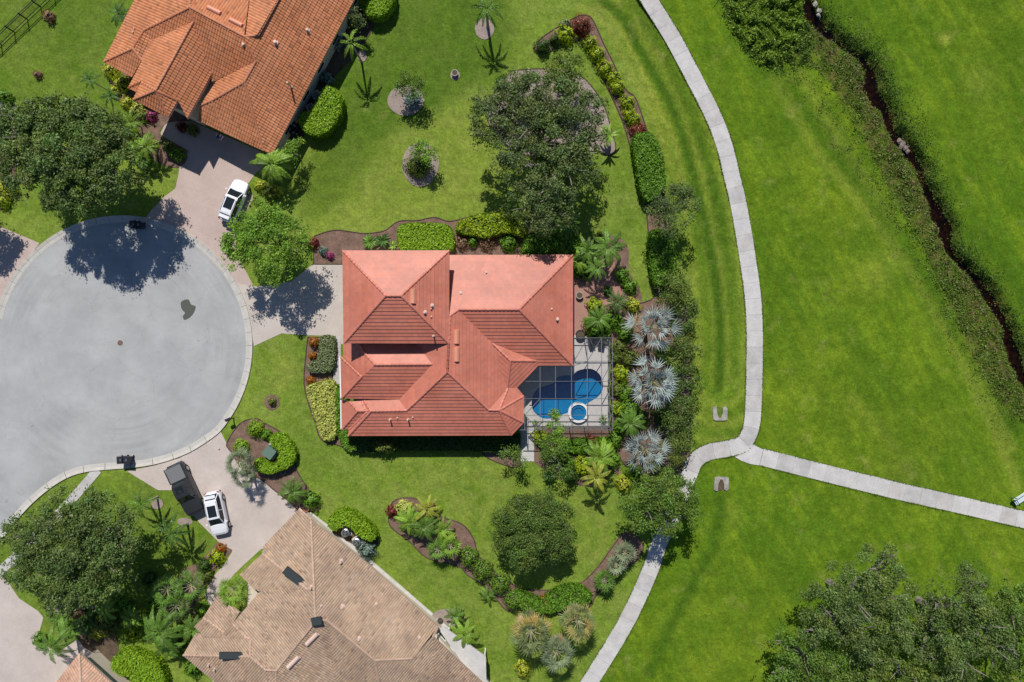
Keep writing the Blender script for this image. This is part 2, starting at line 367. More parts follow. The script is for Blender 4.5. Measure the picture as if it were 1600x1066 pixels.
# ------------------------------------------------------------------ ground with the ditch cut into it
DITCH = [(1257, -60), (1263, 0), (1268, 20), (1294, 48), (1322, 68), (1352, 89), (1362, 106), (1367, 142), (1384, 165), (1397, 198), (1415, 223), (1428, 241), (1443, 266), (1454, 298), (1468, 326), (1482, 356), (1486, 382), (1496, 402), (1519, 422), (1537, 445), (1555, 468), (1566, 488), (1578, 513), (1587, 545), (1600, 580), (1622, 640), (1660, 720), (1700, 900)]
WEEDBANK = [(1130, -20), (1250, -20), (1262, 10), (1275, 45), (1320, 80), (1350, 105), (1360, 150), (1388, 200), (1412, 250), (1440, 290), (1462, 330), (1478, 380), (1506, 420), (1534, 460), (1556, 500), (1572, 540), (1590, 590), (1612, 660), (1570, 640), (1520, 555), (1485, 475), (1455, 415), (1422, 350), (1388, 290), (1358, 230), (1322, 165), (1285, 115), (1245, 90), (1205, 100), (1180, 85), (1150, 45)]
_c = [(833, 630), (836, 612), (845, 604), (868, 597), (872, 590), (896, 586), (906, 578), (928, 577), (941, 592), (943, 612), (930, 625), (912, 636), (905, 640), (892, 650), (860, 655), (844, 652), (835, 640)]
_m = (888, 614)
POOLCUT = [(_m[0] + (x - _m[0]) * 1.10, _m[1] + (y - _m[1]) * 1.12) for x, y in _c]
def ground():
    xs = np.concatenate([np.array([-600, -300, -150, -100, -75, -64]), np.arange(-60, 60.01, .34), np.array([64, 75, 100, 150, 300, 600])])
    ys = np.concatenate([np.array([-600, -300, -150, -90, -60, -48]), np.arange(-42, 42.01, .34), np.array([48, 60, 90, 150, 300, 600])])
    X, Y = np.meshgrid(xs, ys, indexing='ij'); nx, ny = X.shape
    PXx = X * PX + 800; PYy = 533 - Y * PX
    d = dline(PXx, PYy, DITCH); Z = np.zeros_like(X)
    wv = 2.5 + 2.2 * np.sin(PYy / 17.0) + 2.0 * np.sin(PYy / 41.0 + PXx / 60) + 1.6 * np.sin(PYy / 6.3 + 2 * np.sin(PXx / 9.0))
    t = np.clip((d - wv) / 15.0, 0, 1); Z -= 1.1 * (1 - t * t * (3 - 2 * t))
    # swale beside the path
    sw = dline(PXx, PYy, [(985, -60), (1010, 60), (1050, 140), (1080, 230), (1105, 330), (1120, 420), (1128, 520), (1126, 600)])
    Z -= .35 * np.exp(-(sw / 22) ** 2)
    def stroke(pts, w, soft=1.0, n=4): return np.clip(1.0 - (dline(PXx, PYy, smooth(pts, n, False)) - w) / max(soft, .1), 0, 1)
    Z[inpoly(PXx, PYy, POOLCUT)] = -2.0
    field = np.zeros_like(X)
    fp = [(1014, -800), (1014, 0), (1050, 58), (1084, 122), (1113, 179), (1131, 225), (1142, 270), (1155, 326), (1170, 417), (1177, 475), (1179, 598), (1175, 667), (1080, 728), (1075, 748), (1045, 815), (1016, 894), (970, 987), (921, 1066), (600, 1900), (9000, 1900), (9000, -800)]
    field[inpoly(PXx, PYy, fp)] = 1
    fz = inpoly(PXx, PYy, [(930, -50), (1014, -50), (1050, 58), (1113, 179), (1155, 326), (1179, 530), (1170, 690), (1085, 715), (1088, 480), (1060, 330), (1000, 120)])
    field[fz] = .75
    field = field; dry = np.zeros_like(X); dark = np.zeros_like(X); soil = np.zeros_like(X)
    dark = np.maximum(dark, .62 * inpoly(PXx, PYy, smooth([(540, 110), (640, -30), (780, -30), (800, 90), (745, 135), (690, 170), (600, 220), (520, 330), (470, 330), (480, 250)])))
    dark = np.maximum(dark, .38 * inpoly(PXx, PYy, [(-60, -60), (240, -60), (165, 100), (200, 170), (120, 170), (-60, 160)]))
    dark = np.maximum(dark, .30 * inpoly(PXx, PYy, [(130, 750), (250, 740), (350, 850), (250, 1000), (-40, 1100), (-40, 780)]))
    dry = np.maximum(dry, .16 * inpoly(PXx, PYy, [(480, 250), (700, 160), (760, 160), (790, 330), (600, 360), (480, 370)]))
    def blur(A, n):
        for _ in range(n): A = (A + np.roll(A, 1, 0) + np.roll(A, -1, 0) + np.roll(A, 1, 1) + np.roll(A, -1, 1)) / 5
        return A
    dark0 = blur(dark, 40); dry = np.maximum(blur(dry, 12), 0); dark = .6 * dark0 + .4 * blur(dark, 4)
    field = blur(field, 3)
    dry = np.maximum(dry, .55 * stroke([(935, 5), (965, 35), (990, 85), (1012, 130), (1036, 180), (1056, 225), (1066, 275), (1085, 330)], 1.5, 5))
    dry = np.maximum(dry, .3 * stroke([(905, 12), (940, 30), (970, 80), (1000, 140), (1028, 200), (1045, 255)], 3, 6))
    dark = np.maximum(dark, .9 * stroke([(940, 0), (975, 32), (1002, 80), (1030, 125), (1058, 185), (1078, 250), (1098, 330), (1116, 420), (1127, 520), (1124, 610)], 4, 8))
    dark = np.maximum(dark, .6 * stroke([(990, 0), (1020, 50), (1050, 110), (1085, 190), (1108, 260), (1120, 330), (1130, 380)], 3, 10))
    dark = np.maximum(dark, .7 * stroke([(1128, 775), (1115, 850), (1085, 910), (1050, 975), (1015, 1050)], 3, 12))
    for x, y, r, a in ((445, 575, 16, .35), (440, 600, 14, .3), (640, 320, 14, .3), (1477, 60, 9, .6), (1530, 130, 26, .2), (1370, 430, 30, .2), (1410, 740, 30, .2), (500, 250, 20, .3), (1060, 455, 40, .12), (1085, 640, 30, .2), (1140, 800, 20, .15)):
        dd = np.hypot(PXx - x, PYy - y) / r; dry = np.maximum(dry, a * np.exp(-dd * dd))
    for pts, a, w in (([(1300, 260), (1420, 420), (1520, 600), (1590, 760)], .3, 3), ([(1240, 100), (1330, 250), (1400, 350)], .22, 4), ([(1505, 520), (1545, 620), (1580, 700)], .35, 3), ([(1210, 120), (1290, 260)], .2, 4), ([(1330, 620), (1400, 700)], .18, 3)):
        dry = np.maximum(dry, a * stroke(pts, w, 10))
    for pts, a, w in (([(1355, 570), (1390, 660), (1420, 760)], .3, 16), ([(1300, 590), (1340, 660)], .25, 18), ([(1180, 60), (1280, 200), (1380, 340), (1450, 450), (1520, 560), (1580, 660)], .45, 6), ([(1520, 380), (1570, 450), (1640, 560)], .5, 22), ([(1480, 290), (1530, 400)], .4, 14), ([(1560, 0), (1600, 120), (1640, 250)], .3, 24), ([(1240, 900), (1180, 990)], .2, 20), ([(1215, 430), (1260, 560)], .16, 16), ([(1210, 200), (1240, 300)], .22, 14)):
        dark = np.maximum(dark, a * stroke(pts, w, 22))
    dark = np.where(d < 75, np.maximum(dark, .6 * (1 - d / 75)), dark)
    soil = np.clip(1.15 - (d - wv) / 12.0, 0, 1); soil = np.where(d > 35, 0, soil)
    wb = inpoly(PXx, PYy, WEEDBANK); wbn = .5 + .5 * np.sin(PXx / 7.0 + 2 * np.sin(PYy / 11.0)) * np.sin(PYy / 8.0 + 1.7 * np.sin(PXx / 13.0)); soil = np.maximum(soil, (.15 + .6 * wbn) * wb)
    # arcs left by the mower on the south lawn
    arc = .5 + .5 * np.sin(np.hypot(PXx - 880, PYy - 560) / 5.2); sl_ = inpoly(PXx, PYy, [(560, 715), (800, 730), (780, 770), (720, 800), (640, 770), (560, 780)])
    dry = np.where(sl_, np.maximum(dry, .13 * arc), dry)
    arc2 = .5 + .5 * np.sin((np.hypot(PXx - 835, PYy - 830)) / 4.0); s2 = inpoly(PXx, PYy, [(690, 790), (780, 760), (900, 760), (960, 790), (960, 850), (900, 900), (800, 900), (760, 860)])
    dry = np.where(s2, np.maximum(dry, .16 * arc2), dry)
    arc3 = .5 + .5 * np.sin(dline(PXx, PYy, [(985, -60), (1010, 60), (1050, 140), (1080, 230), (1105, 330), (1120, 420), (1128, 520), (1126, 600)]) / 4.5)
    dry = np.where(fz, np.maximum(dry, .26 * arc3 ** 2), dry); dark = np.where(fz, np.maximum(dark, .22 * (1 - arc3) ** 2), dark)
    P = np.stack([X, Y, Z], -1).reshape(-1, 3); I = np.arange(nx * ny).reshape(nx, ny)
    F = np.stack([I[:-1, :-1], I[1:, :-1], I[1:, 1:], I[:-1, 1:]], -1).reshape(-1, 4)
    me = bpy.data.meshes.new('ground'); me.vertices.add(len(P)); me.vertices.foreach_set('co', P.ravel())
    me.loops.add(F.size); me.loops.foreach_set('vertex_index', F.ravel().astype(np.int32)); me.polygons.add(len(F))
    me.polygons.foreach_set('loop_start', np.arange(0, F.size, 4, dtype=np.int32)); me.polygons.foreach_set('use_smooth', np.ones(len(F), bool))
    me.update(calc_edges=True)
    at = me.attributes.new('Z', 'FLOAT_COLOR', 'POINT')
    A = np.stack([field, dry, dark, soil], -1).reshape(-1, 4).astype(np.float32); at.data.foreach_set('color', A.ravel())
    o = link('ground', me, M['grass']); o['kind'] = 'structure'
ground()
# ditch water: a ribbon lying in the cut
dc = smooth(DITCH, 5, False); L = []; R = []
for i, p in enumerate(dc):
    a = dc[max(i - 1, 0)]; b = dc[min(i + 1, len(dc) - 1)]; dx, dy = b[0] - a[0], b[1] - a[1]; q = math.hypot(dx, dy) or 1
    w = 15; L.append((p[0] - dy / q * w, p[1] + dx / q * w)); R.append((p[0] + dy / q * w, p[1] - dx / q * w))
mb = MB()
for i in range(len(L) - 1): mb.poly([(*W(*L[i]).xy, -.72), (*W(*L[i + 1]).xy, -.72), (*W(*R[i + 1]).xy, -.72), (*W(*R[i]).xy, -.72)])
tag(mb.build('ditch_water', M['ditchwater']), kind='structure')

# ------------------------------------------------------------------ roads, drives, paths
ring = [(192 + 203 * math.cos(a), 540 + 203 * math.sin(a)) for a in [math.radians(q) for q in range(-168, 46, 6)]]
tail = [(324, 690), (300, 705), (272, 717), (240, 726), (205, 731), (165, 734), (132, 738), (105, 747), (78, 764), (52, 786), (28, 812), (8, 838), (-15, 868), (-60, 925)]
outer = ring + tail
def offs(pts, d):
    out = []
    for i, p in enumerate(pts):
        a = pts[max(i - 1, 0)]; b = pts[min(i + 1, len(pts) - 1)]; dx, dy = b[0] - a[0], b[1] - a[1]; q = math.hypot(dx, dy) or 1
        out.append((p[0] - dy / q * d, p[1] + dx / q * d))
    return out
outer = smooth(outer, 3, False)
mid_ = offs(outer, 4.6); inn = offs(outer, 10.5)
sheet('road', [p for p in offs(outer, 9.0)] + [(-60, 960), (-500, 1300), (-500, 480), (-60, 520)], .016, M['asphalt'])
kerb = tag(bpy.data.objects.new('kerb', None), kind='structure'); C.objects.link(kerb)
def kerbseg(i0, i1):
    top = MB()
    prof = [(inn, .022), (mid_, .05), (outer, .13)]
    A = []
    for i in range(i0, i1 + 1): A.append([(W(*l[i]).x, W(*l[i]).y, z) for l, z in ((inn, .024), (mid_, .045), (mid_, .06), (outer, .13), (outer, -.02))])
    # shrink the ends a little so joints read as gaps
    for e, nb in ((0, 1), (-1, -2)):
        A[e] = [tuple(Vector(a).lerp(Vector(b), .03)) for a, b in zip(A[e], A[nb])]
    for i in range(len(A) - 1):
        for k in range(4): top.poly([A[i][k], A[i][k + 1], A[i + 1][k + 1], A[i + 1][k]], 1 if k == 0 else 0)
    return top
k = 0
while k < len(outer) - 1:
    e = min(k + 3, len(outer) - 1); kerbseg(k, e).build('kerb_stone', [M['curb'], M['gutter_pan']], kerb); k = e

def slabs(name, pts, w, pitch, z, mats, closed=False, gap=.35, thick=.09):
    gap = gap * .6
    root = bpy.data.objects.new(name, None); C.objects.link(root); tag(root, kind='structure')
    s = smooth(pts, 12, False); D = [0]
    for a, b in zip(s[:-1], s[1:]): D.append(D[-1] + math.hypot(b[0] - a[0], b[1] - a[1]))
    def at(d):
        d = min(max(d, 0), D[-1]); i = int(np.searchsorted(D, d)); i = min(max(i, 1), len(D) - 1); t = (d - D[i - 1]) / (D[i] - D[i - 1] + 1e-9)
        a, b = s[i - 1], s[i]; dx, dy = b[0] - a[0], b[1] - a[1]; q = math.hypot(dx, dy) or 1
        return (a[0] + dx * t, a[1] + dy * t), (-dy / q, dx / q)
    n = int(D[-1] / pitch); d = 0
    for k in range(n + 1):
        d0, d1 = k * pitch + gap / 2, min((k + 1) * pitch - gap / 2, D[-1])
        if d1 - d0 < 2: continue
        Lf = []; Rt = []
        for j in range(4):
            p, nn = at(d0 + (d1 - d0) * j / 3); Lf.append((p[0] + nn[0] * w / 2, p[1] + nn[1] * w / 2)); Rt.append((p[0] - nn[0] * w / 2, p[1] - nn[1] * w / 2))
        P = [W(*q) for q in Lf + Rt[::-1]]; m = MB(); m.prism([(q.x, q.y) for q in P], z - thick, z + random.uniform(-.006, .006))
        m.build('paving_slab', random.choice(mats), root)
    return root
PC = [noisy('path_concrete_%s' % n, tuple(q * .93 for q in a), b, .9, 7, .85, .2, .15, .01, .3) for n, a, b in (('warm', (.50, .475, .455), (.60, .575, .55)), ('pale', (.55, .53, .51), (.63, .61, .585)), ('grey', (.46, .445, .43), (.58, .56, .54)), ('light', (.57, .555, .53), (.66, .64, .615)))]
M['joint'] = noisy('joint_soil', (.24, .23, .20), (.32, .31, .27), 3, 20)
PATH = [(1000, -25), (1014, 0), (1050, 58), (1084, 122), (1113, 179), (1131, 225), (1142, 270), (1155, 326), (1170, 417), (1177, 475), (1179, 530), (1178, 598), (1175, 660), (1163, 690), (1141, 700), (1109, 706), (1088, 718), (1077, 740), (1065, 775), (1046, 815), (1030, 849), (1016, 890), (993, 943), (970, 987), (945, 1028), (921, 1066), (905, 1092)]
slabs('footpath', PATH, 25.5, 25.2, .06, PC)
sheet('path_bed', offs(smooth(PATH, 6, False), 12.2) + offs(smooth(PATH, 6, False), -12.2)[::-1], .012, M['joint'])
BR = [(1190, 714), (1300, 742), (1400, 766.5), (1500, 789), (1600, 812), (1640, 821)]
slabs('branch_path', BR, 26.5, 25.6, .06, PC)
flare = [(1144, 711.5), (1150, 706), (1165, 701), (1176, 694), (1181, 697),  (1192, 702.2), (1186, 727.2), (1172, 725), (1158, 720)]
sheet('path_flare', flare, .072, PC[3], thick=.08)
sheet('branch_path_bed', [(1180, 700), (1640, 809), (1640, 833), (1180, 724)], .012, M['joint'])

DA = [(392, 500), (392, 545), (300, 545), (235, 400), (228, 345), (237, 328), (256, 308), (274, 295), (279, 273), (280, 262), (295, 236), (250, 210), (262, 186), (300, 190), (428, 246), (418, 262), (402, 268), (388, 287), (395, 310), (380, 340), (372, 380), (385, 415), (420, 442), (455, 440), (480, 420), (490, 413), (532, 413), (545, 400), (545, 537), (532, 537), (525, 525), (480, 524), (440, 521), (414, 533), (400, 538)]
def zone(name, pts, z, m): return sheet(name, pts, z, M[m])
zone('driveway', [(232, 352), (228, 340), (237, 328), (256, 308), (274, 295), (279, 273), (280, 262), (295, 236), (250, 210), (262, 186), (300, 190), (428, 246), (418, 262), (402, 268), (388, 287), (396, 310), (380, 340), (366, 360), (372, 400), (395, 445), (378, 470), (350, 430), (300, 375), (262, 355)], .022, 'pav_a')
zone('driveway', [(362, 440), (395, 448), (420, 446), (455, 440), (480, 420), (490, 413), (560, 413), (560, 545), (532, 537), (525, 525), (480, 524), (440, 521), (414, 533), (397, 541), (393, 520), (385, 480)], .026, 'pav_b')
zone('driveway', [(343, 671), (361, 706), (385, 742), (405, 748), (432, 768), (455, 786), (470, 800), (440, 850), (408, 858), (386, 878), (365, 898), (345, 925), (335, 960), (320, 930), (330, 905), (352, 880), (363, 862), (341, 846), (310, 815), (272, 766), (247, 766), (198, 736), (240, 728), (280, 716), (315, 697)], .022, 'pav_c')
zone('driveway', [(-60, 895), (0, 893), (10, 905), (30, 935), (60, 955), (68, 965), (58, 1000), (90, 1020), (120, 1000), (165, 1020), (150, 1100), (-60, 1100)], .022, 'pav_c')
zone('driveway', [(-60, 300), (0, 354), (62, 380), (38, 410), (22, 432), (4, 470), (-8, 500), (-60, 520)], .022, 'pav_a')
slabs('front_walk', [(526.5, 526), (526.5, 600)], 12.5, 9.3, .05, [PC[0], PC[2]], gap=.3)
slabs('side_pavement', [(153, 734), (120, 772), (80, 815), (40, 855), (0, 893), (-40, 930)], 14, 17, .05, PC)
slabs('house_side_walk', [(478, 800), (540, 847), (600, 898), (660, 950), (700, 985)], 9, 22, .05, [PC[1], PC[3]])
slabs('pool_walk', [(824, 668), (824, 721)], 21, 9, .05, [PC[1], PC[3]])
zone('patio', [(880, 400), (935, 400), (955, 392), (965, 430), (985, 465), (975, 478), (950, 480), (913, 500), (914, 530), (880, 530)], .034, 'pav_red')
# wet patch and manhole on the road
st = mat('wet_asphalt', (.085, .09, .075), .55, .35)
sheet('wet_patch', smooth([(283, 472), (294, 468), (299, 476), (306, 479), (303, 489), (296, 497), (288, 500), (286, 494), (289, 489), (284, 483)], 4), .020, st)
def manhole(px, py, r, label):
    c = W(px, py); e = empty('manhole_cover', (c.x, c.y, .018), label, 'manhole cover')
    m = MB(); m.lathe((0, 0, 0), [(r * 1.18, 0), (r * 1.18, .008), (r * 1.02, .01)], 28); m.build('frame_ring', M['gutter_pan'], e)
    m = MB(); m.lathe((0, 0, .008), [(r, 0), (r, .01)], 28)
    for a in range(8): m.box((.6 * r * math.cos(a * .785), .6 * r * math.sin(a * .785), .022), (.22 * r, .09 * r, .008), a * .785)
    m.build('lid', M['iron'], e)
manhole(188, 536, .30, 'round rusty manhole cover in the middle of the grey turning circle')
manhole(343, 702.5, .09, 'small dark cleanout cap set in the lower paved driveway')

# ------------------------------------------------------------------ planting beds
BEDS = {
 'mulch': [
  smooth([(835, 76), (851, 56), (896, 29), (915, 24), (927, 33), (942, 66), (958, 98), (977, 139), (992, 152), (1003, 180), (1015, 215), (1034, 240), (1037, 275), (1036, 300), (1044, 330), (1046, 385), (1046, 440), (1068, 475), (1078, 520), (1078, 700), (1066, 735), (1050, 745), (1000, 745), (960, 700), (957, 620), (957, 500), (990, 478), (1023, 463), (1018, 422), (1013, 366), (1008, 316), (993, 262), (977, 203), (962, 165), (937, 114), (911, 68), (892, 66), (874, 71), (851, 86)], 4),
  smooth([(491, 369), (522, 360), (552, 363), (570, 365), (600, 361), (623, 346), (651, 345), (679, 340), (701, 346), (727, 341), (752, 335), (788, 333), (830, 345), (880, 352)], 4, False) + [(905, 362), (905, 402), (600, 430), (545, 413), (490, 413)],
  smooth([(481, 527), (476, 576), (476, 606), (485, 640), (494, 664), (499, 682), (511, 692), (527, 695), (552, 705), (577, 707), (620, 703), (679, 703), (720, 702), (747, 705), (767, 718), (800, 730), (813, 728)], 4, False) + [(813, 690), (700, 660), (560, 650), (534, 610), (520, 600), (520, 527)],
  smooth([(355, 692), (375, 662), (400, 654), (415, 662), (446, 680), (463, 705), (462, 728), (474, 753), (499, 786), (497, 797), (470, 799), (455, 786), (430, 767), (405, 747), (385, 741), (361, 706)], 4),
  smooth([(609, 800), (615, 783), (633, 778), (653, 781), (686, 806), (722, 819), (740, 842), (747, 867), (762, 880), (778, 897), (800, 912), (815, 920), (845, 922), (876, 920), (909, 910), (937, 882), (957, 854), (977, 832), (1002, 845), (1000, 870), (960, 900), (930, 932), (921, 948), (876, 958), (830, 950), (795, 955), (775, 935), (755, 915), (729, 897), (717, 885), (668, 872), (641, 847), (610, 822)], 4),
  [(835, 668), (965, 668), (970, 745), (955, 735), (938, 762), (900, 758), (860, 742), (835, 722)],
  smooth([(929, 369), (965, 371), (981, 387), (983, 425), (998, 448), (1000, 475), (960, 500), (915, 528), (914, 500), (950, 480), (977, 478), (985, 465), (965, 430), (955, 392), (935, 400), (897, 402), (897, 380)], 3),
  ell(425, 629, 12, 12), [(341, 847), (364, 859), (324, 908), (310, 935), (330, 960), (300, 985), (255, 955), (285, 890), (310, 880)],
  smooth([(162, 100), (208, 120), (240, 150), (300, 186), (262, 192), (252, 212), (292, 236), (280, 262), (240, 250), (215, 200), (190, 165), (170, 125)], 3),
 ],
 'pale': [smooth([(793, 119), (803, 111), (848, 108), (890, 112), (916, 126), (942, 162), (953, 195), (962, 232), (950, 243), (935, 236), (900, 240), (860, 245), (810, 240), (780, 215), (763, 190), (770, 150)], 4), ell(634, 157, 29, 24, 22), ell(657, 257, 29, 35, 22), ell(757, 45, 15, 17), ell(711, 118, 7.5, 8), ell(566, 88, 7, 9), ell(246, 787, 9, 9), ell(289, 815, 12, 6), ell(118, 955, 34, 14), ell(700, 965, 26, 14)],
 'soil': [[(545, 0), (566, -20), (620, -20), (612, 20), (590, 32), (575, 60), (548, 95), (510, 135), (478, 200), (474, 216), (458, 220), (452, 248), (425, 255), (410, 235), (520, 60)], [(-40, 150), (20, 150), (28, 200), (26, 270), (20, 320), (-40, 345)], [(100, 965), (150, 950), (180, 975), (190, 1040), (165, 1030), (130, 1010)], [(514, 810), (524, 800), (545, 797), (565, 808), (590, 830), (592, 850), (575, 865), (558, 855), (520, 832)]]}
bz = .03
for kk, mm in (('mulch', 'mulch'), ('pale', 'mulch_pale'), ('soil', 'soil')):
    for pts in BEDS[kk]:
        sheet('planting_bed', wob(pts, .5, len(pts)), bz, M[mm]); bz += .0012
# dark soil lip round the beds
for pts in BEDS['mulch'][:5] + BEDS['pale'][:1]:
    m = MB(); q = [W(*p) for p in pts]; m.tube([(p.x, p.y, .03) for p in q] + [(q[0].x, q[0].y, .03)], .07, 4, cap=False)
    tag(m.build('bed_edging', M['soil']), kind='structure')

# ------------------------------------------------------------------ houses
def clip(poly, ax, val, keep_less):
    out = []; n = len(poly)
    for i in range(n):
        a = poly[i]; b = poly[(i + 1) % n]; da = a[ax] - val; db = b[ax] - val
        if not keep_less: da, db = -da, -db
        if da <= 0: out.append(a)
        if (da < 0 < db) or (db < 0 < da):
            t = da / (da - db); out.append((a[0] + (b[0] - a[0]) * t, a[1] + (b[1] - a[1]) * t))
    return out
DIRS = {}
def make_roof(house, V, facets, style, course, colw, mt, mcap, mfas, extra_ridges=(), fas=.22, seed=1):
    """V: name -> (px, py, z); facets: (vertex names, down-slope direction in picture axes or None)"""
    rnd = random.Random(seed); V = dict(V); low = min(v[2] for v in V.values())
    for it in range(80):                 # relax the corner heights until every roof plane is flat
        acc = {}
        for names, dr in facets:
            P = [W(*V[n]) for n in names]; A = np.array([[p.x, p.y, 1] for p in P]); zz = np.array([p.z for p in P])
            if len(P) == 3: fz_ = zz
            else: fz_ = A @ np.linalg.lstsq(A, zz, rcond=None)[0]
            for n_, z_ in zip(names, fz_): acc.setdefault(n_, []).append((z_, 1.0 if len(P) > 3 else .3))
        for n_, l in acc.items():
            z_ = sum(a * b for a, b in l) / sum(b for _, b in l); V[n_] = (V[n_][0], V[n_][1], .5 * V[n_][2] + .5 * z_)
    PW = {k: W(*v) for k, v in V.items()}
    base = MB(); tiles = MB(); caps = MB(); edges = {}; planes = []
    for fi, (names, dr) in enumerate(facets):
        P = [PW[n] for n in names]
        ar = sum(P[i].x * P[(i + 1) % len(P)].y - P[(i + 1) % len(P)].x * P[i].y for i in range(len(P)))
        if ar < 0: P = P[::-1]; names = names[::-1]
        A = np.array([[p.x, p.y, 1] for p in P]); zz = np.array([p.z for p in P]); sol = np.linalg.lstsq(A, zz, rcond=None)[0]
        pl = (float(sol[0]), float(sol[1]), float(sol[2])); planes.append((pl, sum((p for p in P), Vector()) / len(P)))
        base.poly([(p.x, p.y, min(pl[0] * p.x + pl[1] * p.y + pl[2], p.z + .04) - .04) for p in P], 0, (.95, .95, .95)); base.poly([(p.x, p.y, p.z - fas) for p in P][::-1], 0, (.95, .95, .95))
        for a, b in zip(names, names[1:] + names[:1]): edges.setdefault(frozenset((a, b)), []).append((fi, a, b))
        d = Vector((dr[0], -dr[1])) if dr else Vector((-pl[0], -pl[1]))
        d.normalize(); u = Vector((-d.y, d.x))
        Q = [(p.x * u.x + p.y * u.y, p.x * d.x + p.y * d.y) for p in P]
        u0 = min(q[0] for q in Q); u1 = max(q[0] for q in Q); v0 = min(q[1] for q in Q); v1 = max(q[1] for q in Q)
        def w3(q, lift):
            x = q[0] * u.x + q[1] * d.x; y = q[0] * u.y + q[1] * d.y
            return (x, y, pl[0] * x + pl[1] * y + pl[2] + lift)
        nv = int(math.ceil((v1 - v0) / course)); step = .05 if style == 'flat' else .032
        for iv in range(nv):
            vb = v1 - iv * course; va = vb - course
            row = clip(clip(Q, 1, va, False), 1, vb, True)
            if len(row) < 3: continue
            off = (.5 * colw if (iv % 2 and style == 'flat') else 0); ua = min(q[0] for q in row); ub = max(q[0] for q in row)
            rowc = rnd.uniform(.95, 1.05)
            c0 = int(math.floor((ua - u0 - off) / colw)); c1 = int(math.ceil((ub - u0 - off) / colw))
            for ic in range(c0, c1):
                sh = rowc * (rnd.uniform(.93, 1.05) if style == 'flat' else rnd.uniform(.86, 1.1)); tn = rnd.uniform(-.04, .04); col = (sh * (1 + tn), sh, sh * (1 - tn))
                if style != 'flat' and rnd.random() < .06: col = tuple(x * .72 for x in col)
                subs = [(0, 1, 0, 0)] if style == 'flat' else [(0, .2, 0.0, .022), (.2, .5, .022, .055), (.5, .8, .055, .022), (.8, 1, .022, 0.0)]
                for s0, s1, h0, h1 in subs:
                    a = u0 + off + (ic + s0) * colw; b = u0 + off + (ic + s1) * colw
                    cell = clip(clip(row, 0, a, False), 0, b, True)
                    if len(cell) < 3: continue
                    def lf(q): return .012 + step * (q[1] - va) / course + (h0 + (h1 - h0) * (q[0] - a) / (b - a))
                    pts = [w3(q, lf(q)) for q in cell]; tiles.poly(pts, 0, col)
                    lo = [q for q in cell if abs(q[1] - vb) < 1e-5]
                    if len(lo) >= 2:
                        qa = min(lo); qb = max(lo)
                        if qb[0] - qa[0] > .01:
                            tiles.poly([w3(qa, -.03), w3(qb, -.03), w3(qb, lf(qb)), w3(qa, lf(qa))], 0, col)
    def cap(a, b, r=.12):
        a = Vector(a); b = Vector(b); Ld = (b - a).length; n = max(1, int(Ld / .38)); dd = (b - a) / n
        s = Vector((dd.y, -dd.x, 0));
        if s.length < 1e-6: return
        s.normalize()
        for k in range(n):
            p = a + dd * k; q = a + dd * (k + 1.06); c = rnd.uniform(.9, 1.1); col = (c, c, c)
            pr = []
            for base_, r_, lz in ((p, r * .86, .02), (q, r * 1.05, .05)):
                pr.append([base_ + s * (r_ * math.cos(t)) + Vector((0, 0, lz + r_ * .75 * math.sin(t))) for t in [math.pi * j / 4 for j in range(5)]])
            for j in range(4): caps.poly([pr[0][j], pr[0][j + 1], pr[1][j + 1], pr[1][j]], 0, col)
            caps.poly(pr[1], 0, col); caps.poly(pr[0][::-1], 0, col)
    for key, us in edges.items():
        if len(us) == 2:
            (f, a, b), (g, _, _) = us[0], us[1]; pl = planes[f][0]; cg = planes[g][1]
            if cg.z < pl[0] * cg.x + pl[1] * cg.y + pl[2] - .02: cap(PW[a], PW[b]) if PW[a].z < PW[b].z else cap(PW[b], PW[a])
        else:
            f, a, b = us[0]; A_, B_ = PW[a], PW[b]
            base.poly([(A_.x, A_.y, A_.z - fas), (B_.x, B_.y, B_.z - fas), (B_.x, B_.y, B_.z - .005), (A_.x, A_.y, A_.z - .005)], 1)
    for a, b in extra_ridges: cap(PW[a], PW[b]) if PW[a].z < PW[b].z else cap(PW[b], PW[a])
    roof = base.build('roof', [mt, mfas], house)
    t = tiles.build('roof_tiles', mt, roof); t['kind'] = 'stuff'
    if caps.f:
        t = caps.build('ridge_tiles', mcap, roof); t['kind'] = 'stuff'
    # gutters along level unshared edges
    gm = MB()
    for key, us in edges.items():
        if len(us) == 1:
            f, a, b = us[0]; A_, B_ = PW[a], PW[b]
            if abs(A_.z - B_.z) < .12 and (A_ - B_).length > 1.2 and abs(A_.x - B_.x) < .3 and A_.x < -15 and A_.y < 0 and house.name == 'coral_house':
                n = Vector((B_.y - A_.y, A_.x - B_.x, 0)).normalized() * .075; off = Vector((0, 0, -.09))
                gm.bar(A_ + n + off, B_ + n + off, .12, .12)
    if gm.f: gm.build('gutter', M['white'], roof)
    def zat(px, py):
        """height of the roof where the picture point falls"""
        best = None
        for (pl, c), (names, _) in zip(planes, facets):
            z = 4.5
            for _ in range(6):
                w = W(px, py, z); z = pl[0] * w.x + pl[1] * w.y + pl[2]
            if inpoly(np.array([px]), np.array([py]), [V[n][:2] for n in names])[0]: best = W(px, py, z)
        return best if best is not None else W(px, py, 4.5)
    return roof, zat
